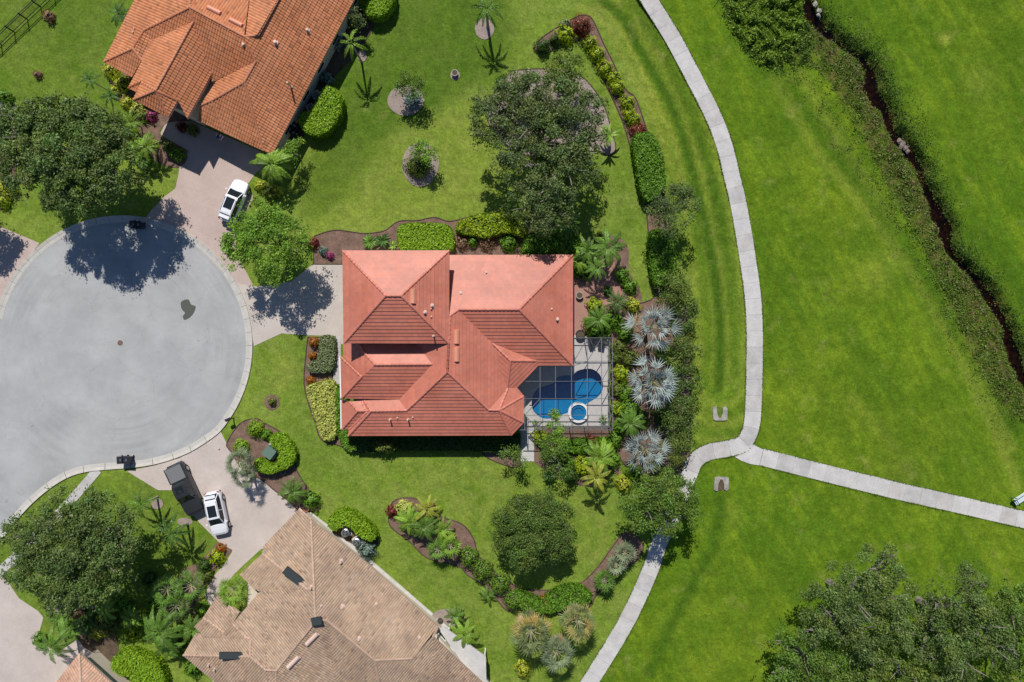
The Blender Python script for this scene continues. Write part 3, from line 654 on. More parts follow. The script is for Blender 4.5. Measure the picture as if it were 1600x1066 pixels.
def inset(pts, d):
    n = len(pts); ar = sum(pts[i].x * pts[(i + 1) % n].y - pts[(i + 1) % n].x * pts[i].y for i in range(n))
    if ar < 0: pts = pts[::-1]
    out = []
    for i in range(n):
        a, b, c = pts[i - 1], pts[i], pts[(i + 1) % n]; e1 = (b - a).xy.normalized(); e2 = (c - b).xy.normalized()
        n1 = Vector((-e1.y, e1.x)); n2 = Vector((-e2.y, e2.x)); bi = (n1 + n2); k = bi.length
        bi = bi / k if k > 1e-6 else n1; s = d / max(.35, bi.dot(n1)); out.append(b.xy + bi * s)
    return out
def walls(house, ppx, ze, d=.55, top=None):
    P = inset([W(p[0], p[1], ze) for p in ppx], d); m = MB(); m.prism([(p.x, p.y) for p in P], -.05, (top or ze) - .12)
    m.build('wall', M['stucco'], house); return P
def wallwindow(house, a, b, t, w, h, zc, name='window'):
    """window on the wall from a to b (outline is counter-clockwise so outward is to the right)"""
    a = Vector((a[0], a[1], 0)); b = Vector((b[0], b[1], 0)); d = (b - a).normalized(); n = Vector((d.y, -d.x, 0)); c = a + (b - a) * t + Vector((0, 0, zc)); rz = math.atan2(d.y, d.x)
    m = MB(); q = c + n * .02
    for s in (-1, 1): m.bar(q + d * s * w / 2 - Vector((0, 0, h / 2)), q + d * s * w / 2 + Vector((0, 0, h / 2)), .08, .08)
    for s in (-1, 0, 1): m.bar(q - d * w / 2 + Vector((0, 0, s * h / 2)), q + d * w / 2 + Vector((0, 0, s * h / 2)), .07, .07)
    f = m.build(name, M['white'], house); m = MB(); m.box(c + n * .01, (w, .03, h), rz); m.build('pane', M['glass_dark'], f)
def vent_box(roof, p, ln, wd, rz, mt, hgt=.22, name='roof_vent'):
    m = MB(); c = Vector(p); n = 6; pr = [(math.cos(math.pi * j / n) * wd / 2, math.sin(math.pi * j / n) * hgt) for j in range(n + 1)]
    ca, sa = math.cos(rz), math.sin(rz)
    def T(x, y, z): return (c.x + x * ca - y * sa, c.y + x * sa + y * ca, c.z + z)
    for j in range(n): m.poly([T(-ln / 2, pr[j][0], pr[j][1] + .05), T(ln / 2, pr[j][0], pr[j][1] + .05), T(ln / 2, pr[j + 1][0], pr[j + 1][1] + .05), T(-ln / 2, pr[j + 1][0], pr[j + 1][1] + .05)])
    for s in (-1, 1): m.poly([T(s * ln / 2, y, z + .05) for y, z in pr])
    m.box((c.x, c.y, c.z + .0), (ln * 1.04, wd * 1.1, .16), rz); m.build(name, mt, roof)
def vent_pipe(roof, p, r, h, mt=None):
    m = MB(); m.lathe(p, [(r * 2.2, -.1), (r * 2.0, .04), (r, .09), (r, h), (r * 1.25, h + .01), (r * 1.25, h + .05)], 10); m.build('vent_pipe', mt or M['vent_tan'], roof)

# --- the coral-roofed house in the middle
hb = empty('coral_house', W(700, 540), 'wide house with the smooth coral red tiled roof beside the screened pool', 'house'); WORLDP.add(hb.name)
V = dict(g1=(535, 391.4, 6.1), g2=(702, 391.4, 6.1), g3=(702, 537, 6.1), g4=(537, 536.5, 6.1), r1=(602.6, 462, 8.05), r2=(626.6, 462, 8.05))
upper, zU = make_roof(hb, V, [(['g1', 'g2', 'r2', 'r1'], (0, -1)), (['g2', 'g3', 'r2'], (1, 0)), (['g3', 'g4', 'r1', 'r2'], (0, 1)), (['g4', 'g1', 'r1'], (-1, 0))], 'flat', .335, .335, M['tile_red'], M['cap_red'], M['fascia_red'], seed=3)
V2 = dict(e0=(700, 398.6, 3.2), e2=(895.3, 398, 3.2), e3=(895.3, 571.5, 3.2), e4=(716.6, 483.6, 5.75), e5=(811.2, 483.6, 5.75), e6=(703, 493.5, 6.08), e7=(697, 493.5, 6.08), p1=(699, 581, 6.02), pn=(701, 537, 6.06),
          s0=(769, 536, 4.30), s1=(797.7, 563.7, 4.28), s2=(838, 563.7, 3.36), s3=(841, 571.5, 3.2), s4=(808, 606, 3.2), s5=(792.5, 605.5, 3.5),
          t1=(763.8, 640.6, 4.36), t2=(793.8, 605.8, 3.55), t3=(808, 605.8, 3.2), t4=(818.5, 618.7, 3.2), t5=(818.5, 660.7, 3.2), t6=(799.5, 680.5, 3.2), t7=(779.8, 641, 4.36),
          w1=(635.6, 641.2, 4.33), w2=(580, 642.3, 4.33), w3=(544, 681.3, 3.2), w4=(623.6, 624.7, 3.85), w5=(569, 626, 3.85), w6=(565.5, 626.5, 3.8), w7=(545, 672, 3.2), w8=(573, 645, 4.2),
          m1=(586, 569.7, 5.38), m2=(675.5, 569, 5.38), m3=(533.5, 622.6, 3.86), m4=(623.6, 624.7, 3.87), m5=(565, 589, 4.84), m6=(532, 557.5, 3.86), m7=(572, 554, 4.92), m8=(664, 554, 4.92), n7=(552, 524, 4.05), n8=(640, 527, 4.1), mq=(536.5, 558, 3.5), mr=(536.5, 524, 3.5), ms=(545, 523, 3.8), mt=(566.5, 588.2, 4.6),
          l1=(533.5, 625, 3.15), l2=(546, 627.5, 3.6), l3=(559, 642, 4.12), l4=(534, 671, 3.15), l5=(575, 642, 4.12), l6=(548, 670.5, 3.15), l7=(565.5, 626.5, 3.65))
F2 = [(['e0', 'e2', 'e5', 'e4', 'e6', 'e7'], (0, -1)), (['e2', 'e3', 'e5'], (1, 0)), (['e4', 'e5', 'e3', 's3', 's2', 's0'], (0, 1)),
      (['e6', 'e4', 's0', 's5', 't2', 't1', 'p1', 'pn'], (1, 0)), (['s0', 's2', 's1'], (.7, -.7)), (['s1', 's2', 's3', 's4', 's5'], (.7, .7)), (['s0', 's1', 's5'], (-.7, .7)),
      (['t1', 't2', 't7'], (-.3, -1)), (['t2', 't3', 't4', 't7'], (.6, -.8)), (['t7', 't4', 't5'], (1, 0)), (['t7', 't5', 't6'], (.7, .7)),
      (['w3', 't6', 't7', 't1', 'p1', 'w1', 'w2'], (0, 1)), (['w5', 'w4', 'w1', 'w2'], (0, -1)), (['w6', 'w5', 'w2', 'w3', 'w7', 'w8'], (-1, 0)),
      (['pn', 'p1', 'w1', 'w4', 'm2', 'm8'], (-1, 0)), (['m1', 'm2', 'm4', 'm3', 'm5'], (0, 1)), (['m7', 'm8', 'm2', 'm1'], (0, -1)), (['n7', 'n8', 'm8', 'm7'], (0, -1)), (['n8', 'pn', 'm8'], (-.7, -.7)),
      (['m6', 'm5', 'm3'], (-1, 0)), (['mr', 'ms', 'n7', 'm7', 'm1', 'mt', 'mq'], (-1, 0)),
      (['l1', 'l2', 'l3', 'l4'], (-1, 0)), (['l2', 'l7', 'l5', 'l3'], (0, -1)), (['l3', 'l5', 'l6', 'l4'], (0, 1))]
roofM, zM = make_roof(hb, V2, F2, 'flat', .335, .335, M['tile_red'], M['cap_red'], M['fascia_red'], extra_ridges=[('pn', 'p1'), ('e6', 'pn'), ('m6', 'm5'), ('w6', 'w8'), ('w8', 'w7')], seed=5)
PG = walls(hb, [(535, 391.4), (702, 391.4), (702, 537), (537, 537)], 6.1)
P1 = walls(hb, [(640, 399), (895, 399), (895, 571), (841, 571), (808, 606), (819, 619), (819, 661), (799, 680), (640, 681)], 3.2)
P2 = walls(hb, [(545, 540), (700, 540), (700, 681), (545, 681)], 3.2)
P3 = walls(hb, [(534, 560), (640, 560), (640, 622), (534, 622)], 3.85)
for t in (.25, .75): wallwindow(hb, P1[-1], P1[0], t, 1.2, 1.4, 1.6)
for PP, hh in ((PG, 6.1), (P1, 3.2), (P2, 3.2)):
    n = len(PP)
    for i in range(n):
        a, b = PP[i], PP[(i + 1) % n]
        if (b - a).length > 4: [wallwindow(hb, a, b, t, 1.3, 1.4, hh - 1.6) for t in (.25, .7)]
for p, l in (((713, 526.5), 1.3), ((713, 554), 1.35)): vent_box(roofM, zM(*p), l, .5, math.pi / 2, M['vent_red'])
vent_box(upper, zU(645, 463), 1.35, .5, math.pi / 2, M['vent_red'])
for x, y, z, r, h in ((675, 477.5, 6.9, .1, .3), (664, 488, 7.1, .1, .3), (674, 482.5, 6.9, .05, .2), (674, 495, 6.9, .05, .15), (678, 525, 6.4, .07, .7)): vent_pipe(upper, zU(x, y), r, h)
for x, y, r, h in ((610, 655, .07, .5), (638, 655, .07, .5), (621, 653, .05, .1), (645, 652, .05, .1), (760, 426, .07, .2), (720, 458, .09, .15), (862, 483, .06, .15), (870.5, 499, .1, .3)): vent_pipe(roofM, zM(x, y), r, h)
# garage door on the west wall of the tall block
m = MB(); gx = min(p.x for p in PG) - .03; gy = W(0, 470, 3).y
for i in range(4): m.box((gx, gy, .35 + i * .6), (.05, 5.2, .56))
m.build('garage_door', M['white'], hb)

# --- the orange-roofed house at the top left
ha = empty('orange_house', W(330, 60), 'large angled house with the orange barrel tile roof, cut by the top edge', 'house'); WORLDP.add(ha.name)
e_ = 3.0
VA = dict(a0=(161.8, 97, e_), a1=(207.7, 76, 4.05), a2=(224.8, 47.8, 4.9), a3=(297, 11.8, 6.6), a4=(382, 57.2, 6.5), a5=(404, 55, 6.0), a6=(434.8, 0, 6.0), a7=(478, -80, 6.0), a8=(596, -80, e_), a9=(426, 242, e_), aw=(250, -80, e_), ax=(297, -80, 4.6), ay=(400, -80, 4.9),
          b1=(399.3, 97, 5.4), b2=(382, 128.6, 5.4), b3=(412, 236, e_ + .05), b4=(352, 208.7, e_), b5=(331, 157.5, 4.1), b6=(312.7, 165, 3.5), b7=(310, 189, 3.1), b8=(339, 126, 4.1),
          c1=(302, 34, 6.2), c2=(331, 115.5, 4.5), c3=(293, 186, 4.5), c4=(278.6, 157.5, 5.15), c5=(263, 184, 5.1), c6=(243, 141.7, 6.2), c7=(208, 156, 5.3), c8=(221, 128.6, 5.45), c9=(200, 138, 4.7), cc=(213, 144, 4.95), cd=(239, 63, 5.05), ce=(222, 95, 3.9), cf=(206.4, 121, 3.0), ch=(331, 128, 4.2))
se, sw, nw, ne = (.884, .468), (-.474, .88), (-.884, -.468), (.474, -.88)
FA = [(['a0', 'aw', 'ax', 'a3', 'a2', 'a1'], nw), (['a3', 'ax', 'ay', 'a4'], ne), (['a4', 'ay', 'a7', 'a6', 'a5'], nw), (['a5', 'a6', 'a7', 'a8', 'a9', 'b3', 'b2', 'b1', 'a4'], se),
      (['a3', 'a4', 'b1', 'b8', 'ch', 'c2', 'c1'], sw), (['a2', 'a3', 'c1', 'cd'], sw), (['a1', 'a2', 'cd', 'ce'], se), (['a0', 'a1', 'ce', 'cf'], sw),
      (['c1', 'c2', 'c3', 'c4', 'c6'], se), (['c6', 'c4', 'c5'], se), (['c1', 'cd', 'c9', 'c8', 'c6'], nw), (['c8', 'c7', 'c6'], nw), (['c6', 'c7', 'c5'], sw), (['c9', 'c8', 'cc'], sw),
      (['b6', 'b8', 'b1', 'b2', 'b5'], nw), (['b5', 'b2', 'b3', 'b4'], sw), (['b6', 'b5', 'b4', 'b7'], sw)]
roofA, zA = make_roof(ha, VA, FA, 'barrel', .36, .27, M['tile_orange'], M['cap_orange'], M['fascia_tan'], extra_ridges=[('c8', 'c9'), ('cd', 'ce')], seed=8)
PA = walls(ha, [(162, 97), (250, -80), (596, -80), (426, 242), (352, 208), (300, 140), (260, 150)], 3.0, .6)
walls(ha, [(222, 150), (245, 110), (331, 115), (293, 186), (262, 172)], 4.4, .5)
walls(ha, [(314, 165), (382, 110), (400, 200), (352, 206)], 3.0, .5)
for i in range(len(PA)):
    a, b = PA[i], PA[(i + 1) % len(PA)]
    if (b - a).length > 5: [wallwindow(ha, a, b, t, 1.3, 1.3, 1.6) for t in (.12, .3, .45, .6, .8)]
vent_box(roofA, zA(335, 17), 1.35, .42, math.atan2(-9, 18), M['vent_red']); vent_box(roofA, zA(369, 36), 1.35, .42, math.atan2(-9, 18), M['vent_red'])
for x, y, r, h in ((431, 67, .12, .3), (481, 48, .1, .3), (455, 136, .08, 1.2), (381, 70, .1, .2), (209, 51, .06, .2), (211, 45.5, .05, .2), (205, 59, .05, .1)): vent_pipe(roofA, zA(x, y), r, h)

# --- the tan-roofed house at the bottom
hc = empty('tan_house', W(520, 1000), 'large angled house with the pale tan tile roof, cut by the bottom edge', 'house'); WORLDP.add(hc.name)
NE, NW, SWd, SE = (.647, -.763), (-.763, -.647), (-.647, .763), (.763, .647)
VC = dict(k0=(467.5, 794.7, 3.0), k1=(486, 812, 3.7), k2=(684.7, 979, 3.0), k3=(644, 1029, 4.7), k4=(586, 1032, 5.9), k5=(512.8, 971, 6.2), k6=(492.5, 965, 6.3), k7=(491, 921, 5.8), k8=(480, 920.6, 5.7), k9=(409.7, 865, 3.6), ka=(412, 852.5, 3.1), ky=(570.6, 877.5, 3.0),
          kb=(375, 897.5, 3.0), kc=(397, 920.6, 3.8), kd=(488, 977.5, 6.3), ke=(431.6, 1047.8, 6.3), kf=(416, 1047, 6.0), kg=(416, 928, 4.3), kh=(406, 924, 4.2), ki=(391, 1026, 5.0), kj=(391, 998, 4.6), kk=(385, 997, 4.4), kl=(364, 974, 3.4),
          km=(317.5, 965, 3.2), kn=(339, 931, 3.0), ko=(373.7, 957, 3.5), kp=(350, 988, 3.9), kq=(303.4, 979, 3.0), kr=(322, 996, 3.8), ks=(348.7, 996, 4.1), kt=(306.6, 988, 3.1), ku=(286, 1024, 3.0), kv=(400, 1120, 3.0), kw=(431, 1120, 4.7), kx=(530, 1120, 3.0),
          n1=(676.9, 994.7, 3.6), n2=(800, 1110, 2.8), n3=(678, 1110, 4.6), n4=(600, 1110, 4.3))
FC = [(['k1', 'ky', 'k2', 'k3', 'k4', 'k5', 'k6', 'k7'], NE), (['k0', 'k1', 'k7', 'k8', 'k9', 'ka'], NW), (['k9', 'k8', 'kc', 'kb'], SWd), (['kc', 'k8', 'k7', 'k6', 'kd', 'ke', 'kf', 'kg', 'kh'], NW),
      (['kh', 'kg', 'kf', 'ki', 'kj', 'kk', 'kl'], NW), (['km', 'kn', 'ko', 'kl', 'kp'], NW), (['km', 'kp', 'ks', 'kr', 'kq'], SWd), (['kp', 'kl', 'kk', 'ks'], SWd), (['kt', 'kr', 'ks', 'kk', 'kj', 'ki', 'ku'], NW),
      (['ku', 'ki', 'kf', 'ke', 'kw', 'kv'], SWd), (['kd', 'k6', 'k5', 'kx', 'kw', 'ke'], SE), (['k5', 'k4', 'n4', 'kx'], SWd), (['k4', 'k3', 'n1', 'n3', 'n4'], SWd), (['n1', 'n2', 'n3'], NE)]
roofC, zC = make_roof(hc, VC, FC, 'barrel', .36, .23, M['tile_tan'], M['cap_tan'], M['fascia_tan'], extra_ridges=[('k2', 'n1'), ('k0', 'k1')], seed=11)
PCw = walls(hc, [(467, 796), (684, 979), (795, 1105), (355, 1118), (288, 1023), (306, 980), (375, 957), (376, 898)], 3.0, .7)
for i in range(len(PCw)):
    a, b = PCw[i], PCw[(i + 1) % len(PCw)]
    if (b - a).length > 5: [wallwindow(hc, a, b, t, 1.3, 1.3, 1.6) for t in (.15, .4, .65, .88)]
def skyl(p, ln, wd, rz, tilt=None):
    f = MB(); f.box((p[0], p[1], p[2] + .12), (ln + .08, wd + .08, .14), rz); fo = f.build('skylight', M['blackplastic'], roofC)
    g = MB(); g.box((p[0], p[1], p[2] + .2), (ln, wd, .03), rz); g.build('pane', M['skylight'], fo)
w = zC(463, 902); skyl((w.x, w.y, w.z + .1), 2.6, .75, math.atan2(-27, 34))
w = W(362, 1023.5, 4.7); skyl((w.x, w.y, w.z), 2.2, .6, 0)
w = W(495.5, 970, 6.4); skyl((w.x, w.y, w.z), .9, .7, .2)
vent_box(roofC, zC(488, 998), 1.5, .45, math.atan2(11, 11), M['vent_tan']); vent_box(roofC, zC(459, 1034), 1.5, .45, math.atan2(11, 11), M['vent_tan'])
for x, y, r, h in ((533, 877, .12, .35), (487, 917, .09, .4), (535, 948, .13, .2), (502, 947, .07, .15), (588, 943, .07, .15), (561, 998, .11, .2), (655, 996.5, .08, .15), (327, 1038, .08, .3), (336, 1045, .08, .3)): vent_pipe(roofC, zC(x, y), r, h, M['vent_tan'])
m = MB(); q = [W(*p, 2.5) for p in ((685, 983), (694, 980), (759, 1026), (760, 1062), (800, 1110), (775, 1110))]; m.prism([(p.x, p.y) for p in q], 2.34, 2.5)
pr = m.build('patio_roof', PC[3], hc); m = MB()
for p in ((700, 990), (757, 1030)): w = W(*p, 2.4); m.bar((w.x, w.y, 0), (w.x, w.y, 2.34), .12, .12)
m.build('patio_posts', M['white'], pr)

# --- corner of the next house at the very bottom left
hd = empty('corner_house', W(125, 1075), 'small corner of a roof with orange-tan tiles at the bottom left edge', 'house'); WORLDP.add(hd.name)
VD = dict(a=(124, 1021, 3.0), b=(72, 1085, 3.0), c=(130, 1140, 5.5), d=(188, 1080, 3.0), e=(40, 1125, 3.0), f=(230, 1130, 3.0))
make_roof(hd, VD, [(['a', 'b', 'e', 'c'], NW), (['a', 'c', 'f', 'd'], NE)], 'barrel', .36, .27, M['tile_salmon'], M['cap_tan'], M['fascia_tan'], seed=13)
walls(hd, [(124, 1024), (42, 1125), (130, 1140), (228, 1130)], 3.0, .5)
sheet('side_pad', [(133, 1028), (148, 1020), (172, 1040), (184, 1058), (205, 1066), (205, 1090), (180, 1090), (160, 1055)], .05, PC[1], thick=.08)

# ------------------------------------------------------------------ pool, spa, screen enclosure
def deckpoly():
    k = 1 / 4.845
    pool = smooth([(800 + x * k, 510 + y * k) for x, y in ((150, 560), (165, 510), (205, 465), (270, 445), (320, 425), (345, 385), (400, 370), (455, 372), (490, 340), (550, 322), (610, 325), (660, 360), (685, 420), (685, 480), (655, 530), (600, 565), (550, 592), (470, 600), (425, 650), (380, 668), (290, 698), (220, 690), (165, 645), (150, 600))], 3)
    return pool
pool = deckpoly(); spa = ell(903.3, 644.2, 12.3, 12.3, 28)
pw = [W(*p).xy for p in pool]
def ringfill(mb, outerp, hole, z):
    bm = bmesh.new(); es = []
    for loop in (outerp, hole):
        vs = [bm.verts.new((p[0], p[1], z)) for p in loop]
        for i in range(len(vs)): es.append(bm.edges.new((vs[i], vs[(i + 1) % len(vs)])))
    bmesh.ops.triangle_fill(bm, use_beauty=True, use_dissolve=False, edges=es)
    for f in bm.faces:
        c = [tuple(v.co) for v in f.verts]
        if f.normal.z < 0: c = c[::-1]
        mb.poly(c)
    bm.free()
deck = MB(); do = [W(*p).xy for p in ((800, 560), (895, 545), (897, 524), (951, 524), (951, 667), (812, 667), (800, 640))]
ringfill(deck, do, pw, .06); tag(deck.build('pool_deck', M['deck']), kind='structure')
pe = empty('swimming_pool', W(880, 615), 'kidney shaped blue swimming pool under the screen enclosure', 'pool')
pc = W(880, 615)
def loc(o, par):       # keep world coordinates when parenting under a moved empty
    o.parent = par; o.matrix_parent_inverse = Matrix.Translation(-par.location); return o
m = MB(); n = len(pool)
for i in range(n):
    a, b = pw[i], pw[(i + 1) % n]; m.poly([(a.x, a.y, .058), (a.x, a.y, -1.2), (b.x, b.y, -1.2), (b.x, b.y, .058)])
m.poly([(p.x, p.y, -1.2) for p in pw]); loc(m.build('basin', M['poolfinish']), pe)
m = MB(); m.poly([(p.x, p.y, -.06) for p in pw][::-1]); loc(m.build('water', M['poolwater']), pe)
ce = sum(pw, Vector((0, 0))) / n; m = MB()
for i in range(n):
    a, b = pw[i], pw[(i + 1) % n]; d = (b - a).normalized(); nn = Vector((d.y, -d.x)); nn = -nn if nn.dot(a - ce) < 0 else nn
    m.poly([(a.x, a.y, .075), (b.x, b.y, .075), (b.x + nn.x * .25, b.y + nn.y * .25, .075), (a.x + nn.x * .25, a.y + nn.y * .25, .075)][::1])
loc(m.build('coping', M['deck']), pe)
m = MB()
for i, (x, y) in enumerate(((905, 622), (898, 618), (892, 612))): w = W(x, y); m.box((w.x, w.y, -1.05 + i * .0), (.9, .35, .3))
sp = empty('spa', W(903.3, 644.2), 'small round spa with white rim beside the kidney pool', 'spa')
m = MB(); R = 12.3 / PX
m.lathe((0, 0, 0), [(R + .24, 0), (R + .24, .28), (R, .30), (R, -.0)], 32); 
m2 = MB()
N = 32
def rg(r, z): return [(r * math.cos(2 * math.pi * k / N), r * math.sin(2 * math.pi * k / N), z) for k in range(N)]
def band(mb, A, B):
    for k in range(N): mb.poly([A[k], A[(k + 1) % N], B[(k + 1) % N], B[k]])
m = MB(); band(m, rg(R + .24, -.3), rg(R + .24, .42)); band(m, rg(R + .24, .42), rg(R, .42)); band(m, rg(R, .42), rg(R, .1)); m.build('rim', M['white'], sp)
m = MB(); band(m, rg(R, .34), rg(R, .26)); band(m, rg(R, .26), rg(R * .62, .24)); band(m, rg(R * .62, .24), rg(R * .62, .1)); m.poly(rg(R * .62, .1)); m.build('basin', M['poolfinish'], sp)
m = MB(); m.poly(rg(R, .35)); m.build('water', M['poolwater'], sp)
# the pool beneath the spa is covered by the rim body
sc_ = empty('screen_enclosure', W(880, 610), 'grey aluminium framed screen cage over the pool', 'screen enclosure')
CZ = 3.15
def cb(m, x0, y0, x1, y1, w=.045, h=.09, z=CZ, z1=None): m.bar(W(x0, y0, z), W(x1, y1, z if z1 is None else z1), w, h)
nsb = [(820, 620), (843.8, 573), (868, 573), (893, 573), (917.6, 528), (940, 528), (957, 528)]
for x, y0 in nsb:
    m = MB(); cb(m, x, y0, x, 672); loc(m.build('roof_beam', M['alu']), sc_)
for y, x0 in ((528, 897), (564.7, 897), (596, 822), (623, 820), (649, 820), (672, 812)):
    m = MB(); cb(m, x0, y, 957, y, z=CZ + .1 if y not in (528, 672) else CZ); loc(m.build('roof_beam', M['bronze']), sc_)
for a, b, c, d in ((893, 573, 917.6, 564.7), (917.6, 564.7, 940, 528), (820, 649, 843.8, 623), (820, 649, 843.8, 672), (957, 649, 940, 672), (940, 596, 957, 564.7), (917.6, 528, 897, 564.7)):
    m = MB(); cb(m, a, b, c, d, .06, .06, CZ + .05); loc(m.build('brace', M['bronze']), sc_)
def post(x, y):
    t = W(x, y, CZ); m = MB(); m.bar((t.x, t.y, .05), (t.x, t.y, CZ), .09, .09); loc(m.build('post', M['bronze']), sc_)
for x in (820, 843.8, 868, 893, 917.6, 957): post(x, 672)
for y in (528, 564.7, 596, 623, 649): post(957, y)
for x in (897, 917.6): post(x, 528)
for z in (.12, 1.0):
    for a, b, c, d in ((820, 672, 957, 672), (957, 528, 957, 672), (897, 528, 957, 528)):
        A_, B_ = W(a, b, CZ), W(c, d, CZ); m = MB(); m.bar((A_.x, A_.y, z), (B_.x, B_.y, z), .06, .06); loc(m.build('rail', M['bronze']), sc_)
A_, B_, C_, D_ = W(812, 672, CZ), W(957, 672, CZ), W(957, 528, CZ), W(896, 528, CZ)
m = MB(); rp = [W(*p, CZ + .02) for p in ((957, 528), (897, 528), (896, 571), (841, 571), (808, 606), (819, 619), (819, 661), (812, 672), (957, 672))]
m.poly([tuple(p) for p in rp]); loc(m.build('roof_screen', M['screen']), sc_)
for a, b in ((A_, B_), (B_, C_), (C_, D_)):
    m = MB(); m.poly([(a.x, a.y, .1), (b.x, b.y, .1), (b.x, b.y, CZ), (a.x, a.y, CZ)]); loc(m.build('wall_screen', M['screen']), sc_)
def lounger(px, py, rz, label):
    w = W(px, py); e = empty('patio_chair', (w.x, w.y, .06), label, 'chair', 'grey chairs on the pool deck', rz)
    m = MB(); m.box((0, 0, .38), (.62, .62, .08)); m.build('seat', M['blackplastic'], e)
    m = MB(); m.bar((0, .3, .42), (0, .42, .95), .6, .06); m.build('backrest', M['blackplastic'], e)
    for x in (-.27, .27):
        for y in (-.27, .27): m = MB(); m.box((x, y, .18), (.05, .05, .36)); m.build('leg', M['bronze'], e)
lounger(924, 540, .3, 'dark patio chair on the pool deck nearest the house'); lounger(939, 541, -.2, 'dark patio chair in the top right corner of the pool deck')
def pot(px, py, r, label, mt='terracotta', z=.05, plant=True):
    w = W(px, py); e = empty('plant_pot', (w.x, w.y, z), label, 'plant pot')
    m = MB(); m.lathe((0, 0, 0), [(r * .65, 0), (r, .9 * r), (r * 1.1, 1.0 * r), (r * 1.1, 1.15 * r), (r * .85, 1.15 * r), (r * .85, 1.0 * r)], 18); m.build('pot', M[mt], e)
    m = MB(); m.lathe((0, 0, r * .95), [(r * .84, 0), (r * .84, .04)], 18); m.build('soil_fill', M['soil'], e)
    return e

# ------------------------------------------------------------------ foliage
def leafmesh(name, P, N, size, col, aspect=.5, jit=.8, seed=0):
    """many small leaf quads as one mesh; P points, N preferred normals, col per-leaf colours"""
    r = np.random.default_rng(seed); n = len(P)
    nn = N + r.normal(0, jit, (n, 3)); nn /= np.linalg.norm(nn, axis=1)[:, None] + 1e-9
    t = r.normal(0, 1, (n, 3)); t -= (t * nn).sum(1)[:, None] * nn; t /= np.linalg.norm(t, axis=1)[:, None] + 1e-9
    b = np.cross(nn, t); s = (size * r.uniform(.5, 1.65, n))[:, None]
    V = np.stack([P - t * s * .5, P + b * s * aspect * .5 + nn * s * .06, P + t * s * .5, P - b * s * aspect * .5 + nn * s * .06], 1).reshape(-1, 3)
    me = bpy.data.meshes.new(name); me.vertices.add(4 * n); me.vertices.foreach_set('co', V.astype(np.float32).ravel())
    me.loops.add(4 * n); me.loops.foreach_set('vertex_index', np.arange(4 * n, dtype=np.int32)); me.polygons.add(n)
    me.polygons.foreach_set('loop_start', np.arange(0, 4 * n, 4, dtype=np.int32)); me.update(calc_edges=True)
    at = me.attributes.new('Col', 'FLOAT_COLOR', 'POINT'); cc = np.concatenate([np.clip(col, 0, 1), np.ones((n, 1))], 1)
    at.data.foreach_set('color', np.repeat(cc, 4, axis=0).astype(np.float32).ravel())
    return me
def leafcol(r, n, c0, c1, tips=None, ptip=0.0):
    f = r.random((n, 1)); c = np.array(c0) * (1 - f) + np.array(c1) * f; c = c * r.uniform(.75, 1.25, (n, 1))
    if tips is not None:
        k = r.random(n) < ptip; c[k] = np.array(tips) * r.uniform(.8, 1.2, (k.sum(), 1))
    return c
TK = {'oak': ((.062, .122, .022), (.20, .275, .075)), 'olive': ((.09, .15, .022), (.20, .27, .05)), 'bright': ((.12, .25, .022), (.26, .42, .05)), 'dense': ((.07, .125, .02), (.15, .23, .045)),
      'grey': ((.062, .112, .024), (.185, .245, .075)), 'dark': ((.04, .10, .015), (.09, .17, .03)), 'mid': ((.08, .165, .02), (.18, .28, .045))}
